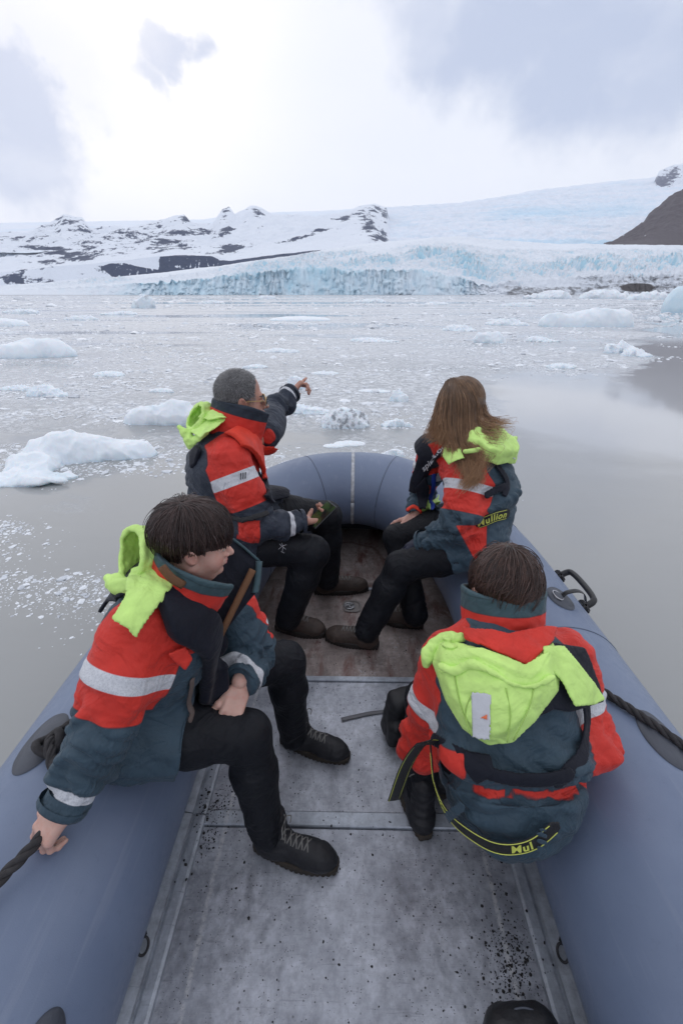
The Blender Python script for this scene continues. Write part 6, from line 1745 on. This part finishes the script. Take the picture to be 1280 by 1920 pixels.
    patch_on('lifejacket', surf, [(778, 830), (800, 812), (838, 830), (838, 850), (812, 880), (796, 905), (786, 925), (772, 920), (782, 880), (790, 855)], .022, VEST, root, lift=.004, vox=.0055)
    patch_on('lifejacket_cover', surf, [(778, 910), (798, 890), (806, 915), (800, 945), (786, 950)], .018, VEST, root, lift=.01, vox=.0055)
    strap_on('strap', surf, RS([(812, 890), (808, 925), (812, 955)], surf), .025, .006, simple('blue_webbing', (.015, .045, .30), .6), root, .0045, lift=.006)
    patch_on('lime_tab', surf, [(798, 930), (806, 935), (812, 950), (805, 968), (798, 960)], .006, LIME, root, lift=.004)
    strap_on('toggle', surf, RS([(768, 958), (776, 952), (784, 958)], surf), .02, .012, cloth_like_red, root, .0045, lift=.012)
    strap_on('harness', surf, RS([(930, 872), (944, 890), (950, 910), (945, 925)], surf), .035, .006, VEST, root, .0055)
    strap_on('harness', surf, RS([(946, 912), (930, 918), (912, 928)], surf), .035, .006, VEST, root, .0055)
    add_text('spinlock', root, SILV, lambda P: surf(P)-.026, raysurf(812, 862, lambda P: surf(P)-.026), unit(V(.62, .0, .55)), unit(V(-.1, -.8, .5)), .036, 'lettering', .1, .0006, .0015)
    HO = patch_on('hood', surf, [(852, 820), (885, 806), (925, 792), (952, 790), (980, 815), (974, 852), (958, 878), (925, 880), (898, 870), (855, 850)], .010, LIME, root, lift=.028, puff=.045, wrinkle=.005, k=.008, vox=.005, reach=.18)
    hs = lambda P: surf(P)-.055
    rl = RS([(872, 846), (905, 842), (940, 828), (966, 822)], hs)
    sdf_part('hood_rim', lambda P: s_chain(P, spline(rl, 14), [.012]*14, .004)+.003*ridged(P*24, 2), rl, .04, LIME, HO, .0045)
    patch_on('hood_flap', lambda P: surf(P)-.03, [(838, 832), (866, 828), (868, 850), (874, 862), (843, 875), (832, 858)], .006, LIME, HO, lift=.012, wrinkle=.002, reach=.16)
    patch_on('reflective_patch', hs, [(960, 838), (967, 842), (966, 862), (958, 858)], .003, SILV, HO, lift=-.002, attr=None, reach=.18)
    # long hair
    hm = hair_mat('hair_long_brown', (.018, .010, .007), (.46, .26, .135))
    def capf(P):
        q = ((P-hd) @ Mh)/s; d = s_ell(q, (0, -.014, .048), (.083, .103, .097)); d = smin(d, s_cone(q, (0, -.050, .02), (-.0, -.075, -.14), .066, .040), .04)
        return (smax(d, np.where(q[..., 1] > .05, .04-q[..., 2], -.16-q[..., 2]), .01)+.004*ridged(q*V(22, 22, 5), 2))*s
    HC_ = hair_cap(root, hd, Mh, s, hm, capf, vox=.005)
    rg = np.random.default_rng(21)
    top = PY(852, 712, 2.0)
    g_ = [  # guides from the parting over the head and down the back: (px, py, Y)
        [(838, 716, 2.02), (824, 745, 1.96), (815, 780, 1.93), (811, 805, 1.93), (808, 818, 1.93)],
        [(842, 713, 2.02), (834, 748, 1.92), (830, 790, 1.88), (834, 815, 1.88), (832, 832, 1.88)],
        [(846, 711, 2.02), (846, 748, 1.90), (845, 800, 1.86), (852, 835, 1.84), (876, 870, 1.80), (886, 905, 1.775), (878, 918, 1.77)],
        [(850, 710, 2.02), (862, 750, 1.90), (862, 800, 1.86), (868, 835, 1.83), (886, 862, 1.80), (884, 890, 1.775), (874, 918, 1.765)],
        [(854, 710, 2.02), (878, 745, 1.91), (880, 790, 1.87), (884, 820, 1.83), (900, 838, 1.79), (912, 852, 1.78), (905, 868, 1.78)],
        [(858, 711, 2.02), (892, 745, 1.93), (898, 785, 1.90), (920, 800, 1.86), (942, 802, 1.85), (944, 815, 1.83)],
        [(862, 713, 2.03), (900, 748, 1.96), (912, 780, 1.93), (938, 790, 1.90), (950, 794, 1.88)],
        [(866, 716, 2.04), (904, 752, 2.0), (916, 785, 1.97), (925, 805, 1.94), (925, 820, 1.92)]]
    G = np.array([spline([PY(*p) for p in q], 26) for q in g_])
    N = 5200; paths = []; tn = []
    tt = np.linspace(0, 1, 26)[:, None]
    for i in range(N):
        a = rg.beta(1.0, 1.15)*(len(G)-1.001); a = a if a < 4.6 or rg.uniform() < .16 else rg.uniform(0, 4.2); k = int(a); u = a-k; u = u*u*(3-2*u)
        p = G[k]*(1-u)+G[k+1]*u
        clump = rg.integers(0, 40); cr = np.random.default_rng(clump+k*40)
        co = cr.normal(0, 1, 3)*V(.010, .010, .008); ph = cr.uniform(0, 6.28); fr = cr.uniform(5, 8)
        amp = sstep(tt, .30, 1.0); tn.append(cr.uniform(.05, .85))
        wv = np.sin(tt*fr*1.8+ph)*V(.026, .012, .008)*amp
        j = rg.normal(0, 1, 3)*V(.010, .010, .006)
        p = p+co*amp*1.2+wv+j*(.35+amp*.6)+np.cumsum(rg.normal(0, .0006, p.shape), 0)
        L_ = rg.uniform(.50, 1.0)**.8; idx = np.linspace(0, 25*L_, 18); i0 = np.minimum(idx.astype(int), 24); fu = (idx-i0)[:, None]
        p = p[i0]*(1-fu)+p[i0+1]*fu
        hq = surf(p); low = np.clip(.010-hq, 0, .05)     # keep the strands outside the jacket
        p = p+V(-.05, -.75, .55)*low[:, None]*1.6
        q = ((p-hd) @ Mh)/s; e = s_ell(q, (0, -.014, .048), (.084, .104, .099)); psh = np.clip(.001-e, 0, .05); q = q+unit2(q-V(0, -.014, .048))*psh[:, None]*1.1; p = hd+(q*s)@Mh.T
        paths.append(p)
    strands('hair_strands', None, np.array(paths), hm, HC_, .0010, np.clip(np.array(tn)[:, None]*.55+rg.normal(0, .14, (N, 1))+np.linspace(-.34, .60, 18)[None], 0, 1))
def unit2(v): return v/(np.linalg.norm(v, axis=-1)[..., None]+1e-9)
woman()
# a dark rounded bag at the photographer's feet
bc = PZ(972, 1888, .12)
def bg_(P): return s_box(P, bc+V(0, -.12, -.03), (.088, .13, .085), frame(V(0, .15, 1), V(1, .06, 0)), .055)+.002*ridged(P*20, 2)
lo, hi = bounds([bc+V(0, -.12, -.03)], .18); v, f = mesh_sdf(bg_, lo, hi, .004)
cb = mk('camera_bag', v, f, BLACKR, label='black rounded bag cut off by the bottom edge of the picture', cat='bag')
mb = MB(); mb.tube(spline([bc+V(-.07, -.03, .02), bc+V(0, -.012, .035), bc+V(.07, -.03, .02)], 14), .0025, 6); mb.build('piping', GREYR, cb)
# ================================================================== 6.5e-5
t = material('haze'); t.n.remove(t.bs)
pv = t.new('ShaderNodeVolumePrincipled'); pv.inputs['Color'].default_value = (.86, .91, 1, 1); pv.inputs['Density'].default_value = 6.5e-5; pv.inputs['Anisotropy'].default_value = .2
t.l.new(pv.outputs[0], t.out.inputs['Volume'])
mb = MB(); mb.box((0, 2300, 448.5), (12600, 4900, 900)); hz_o = mb.build('haze', t.mat, None, False, kind='stuff')
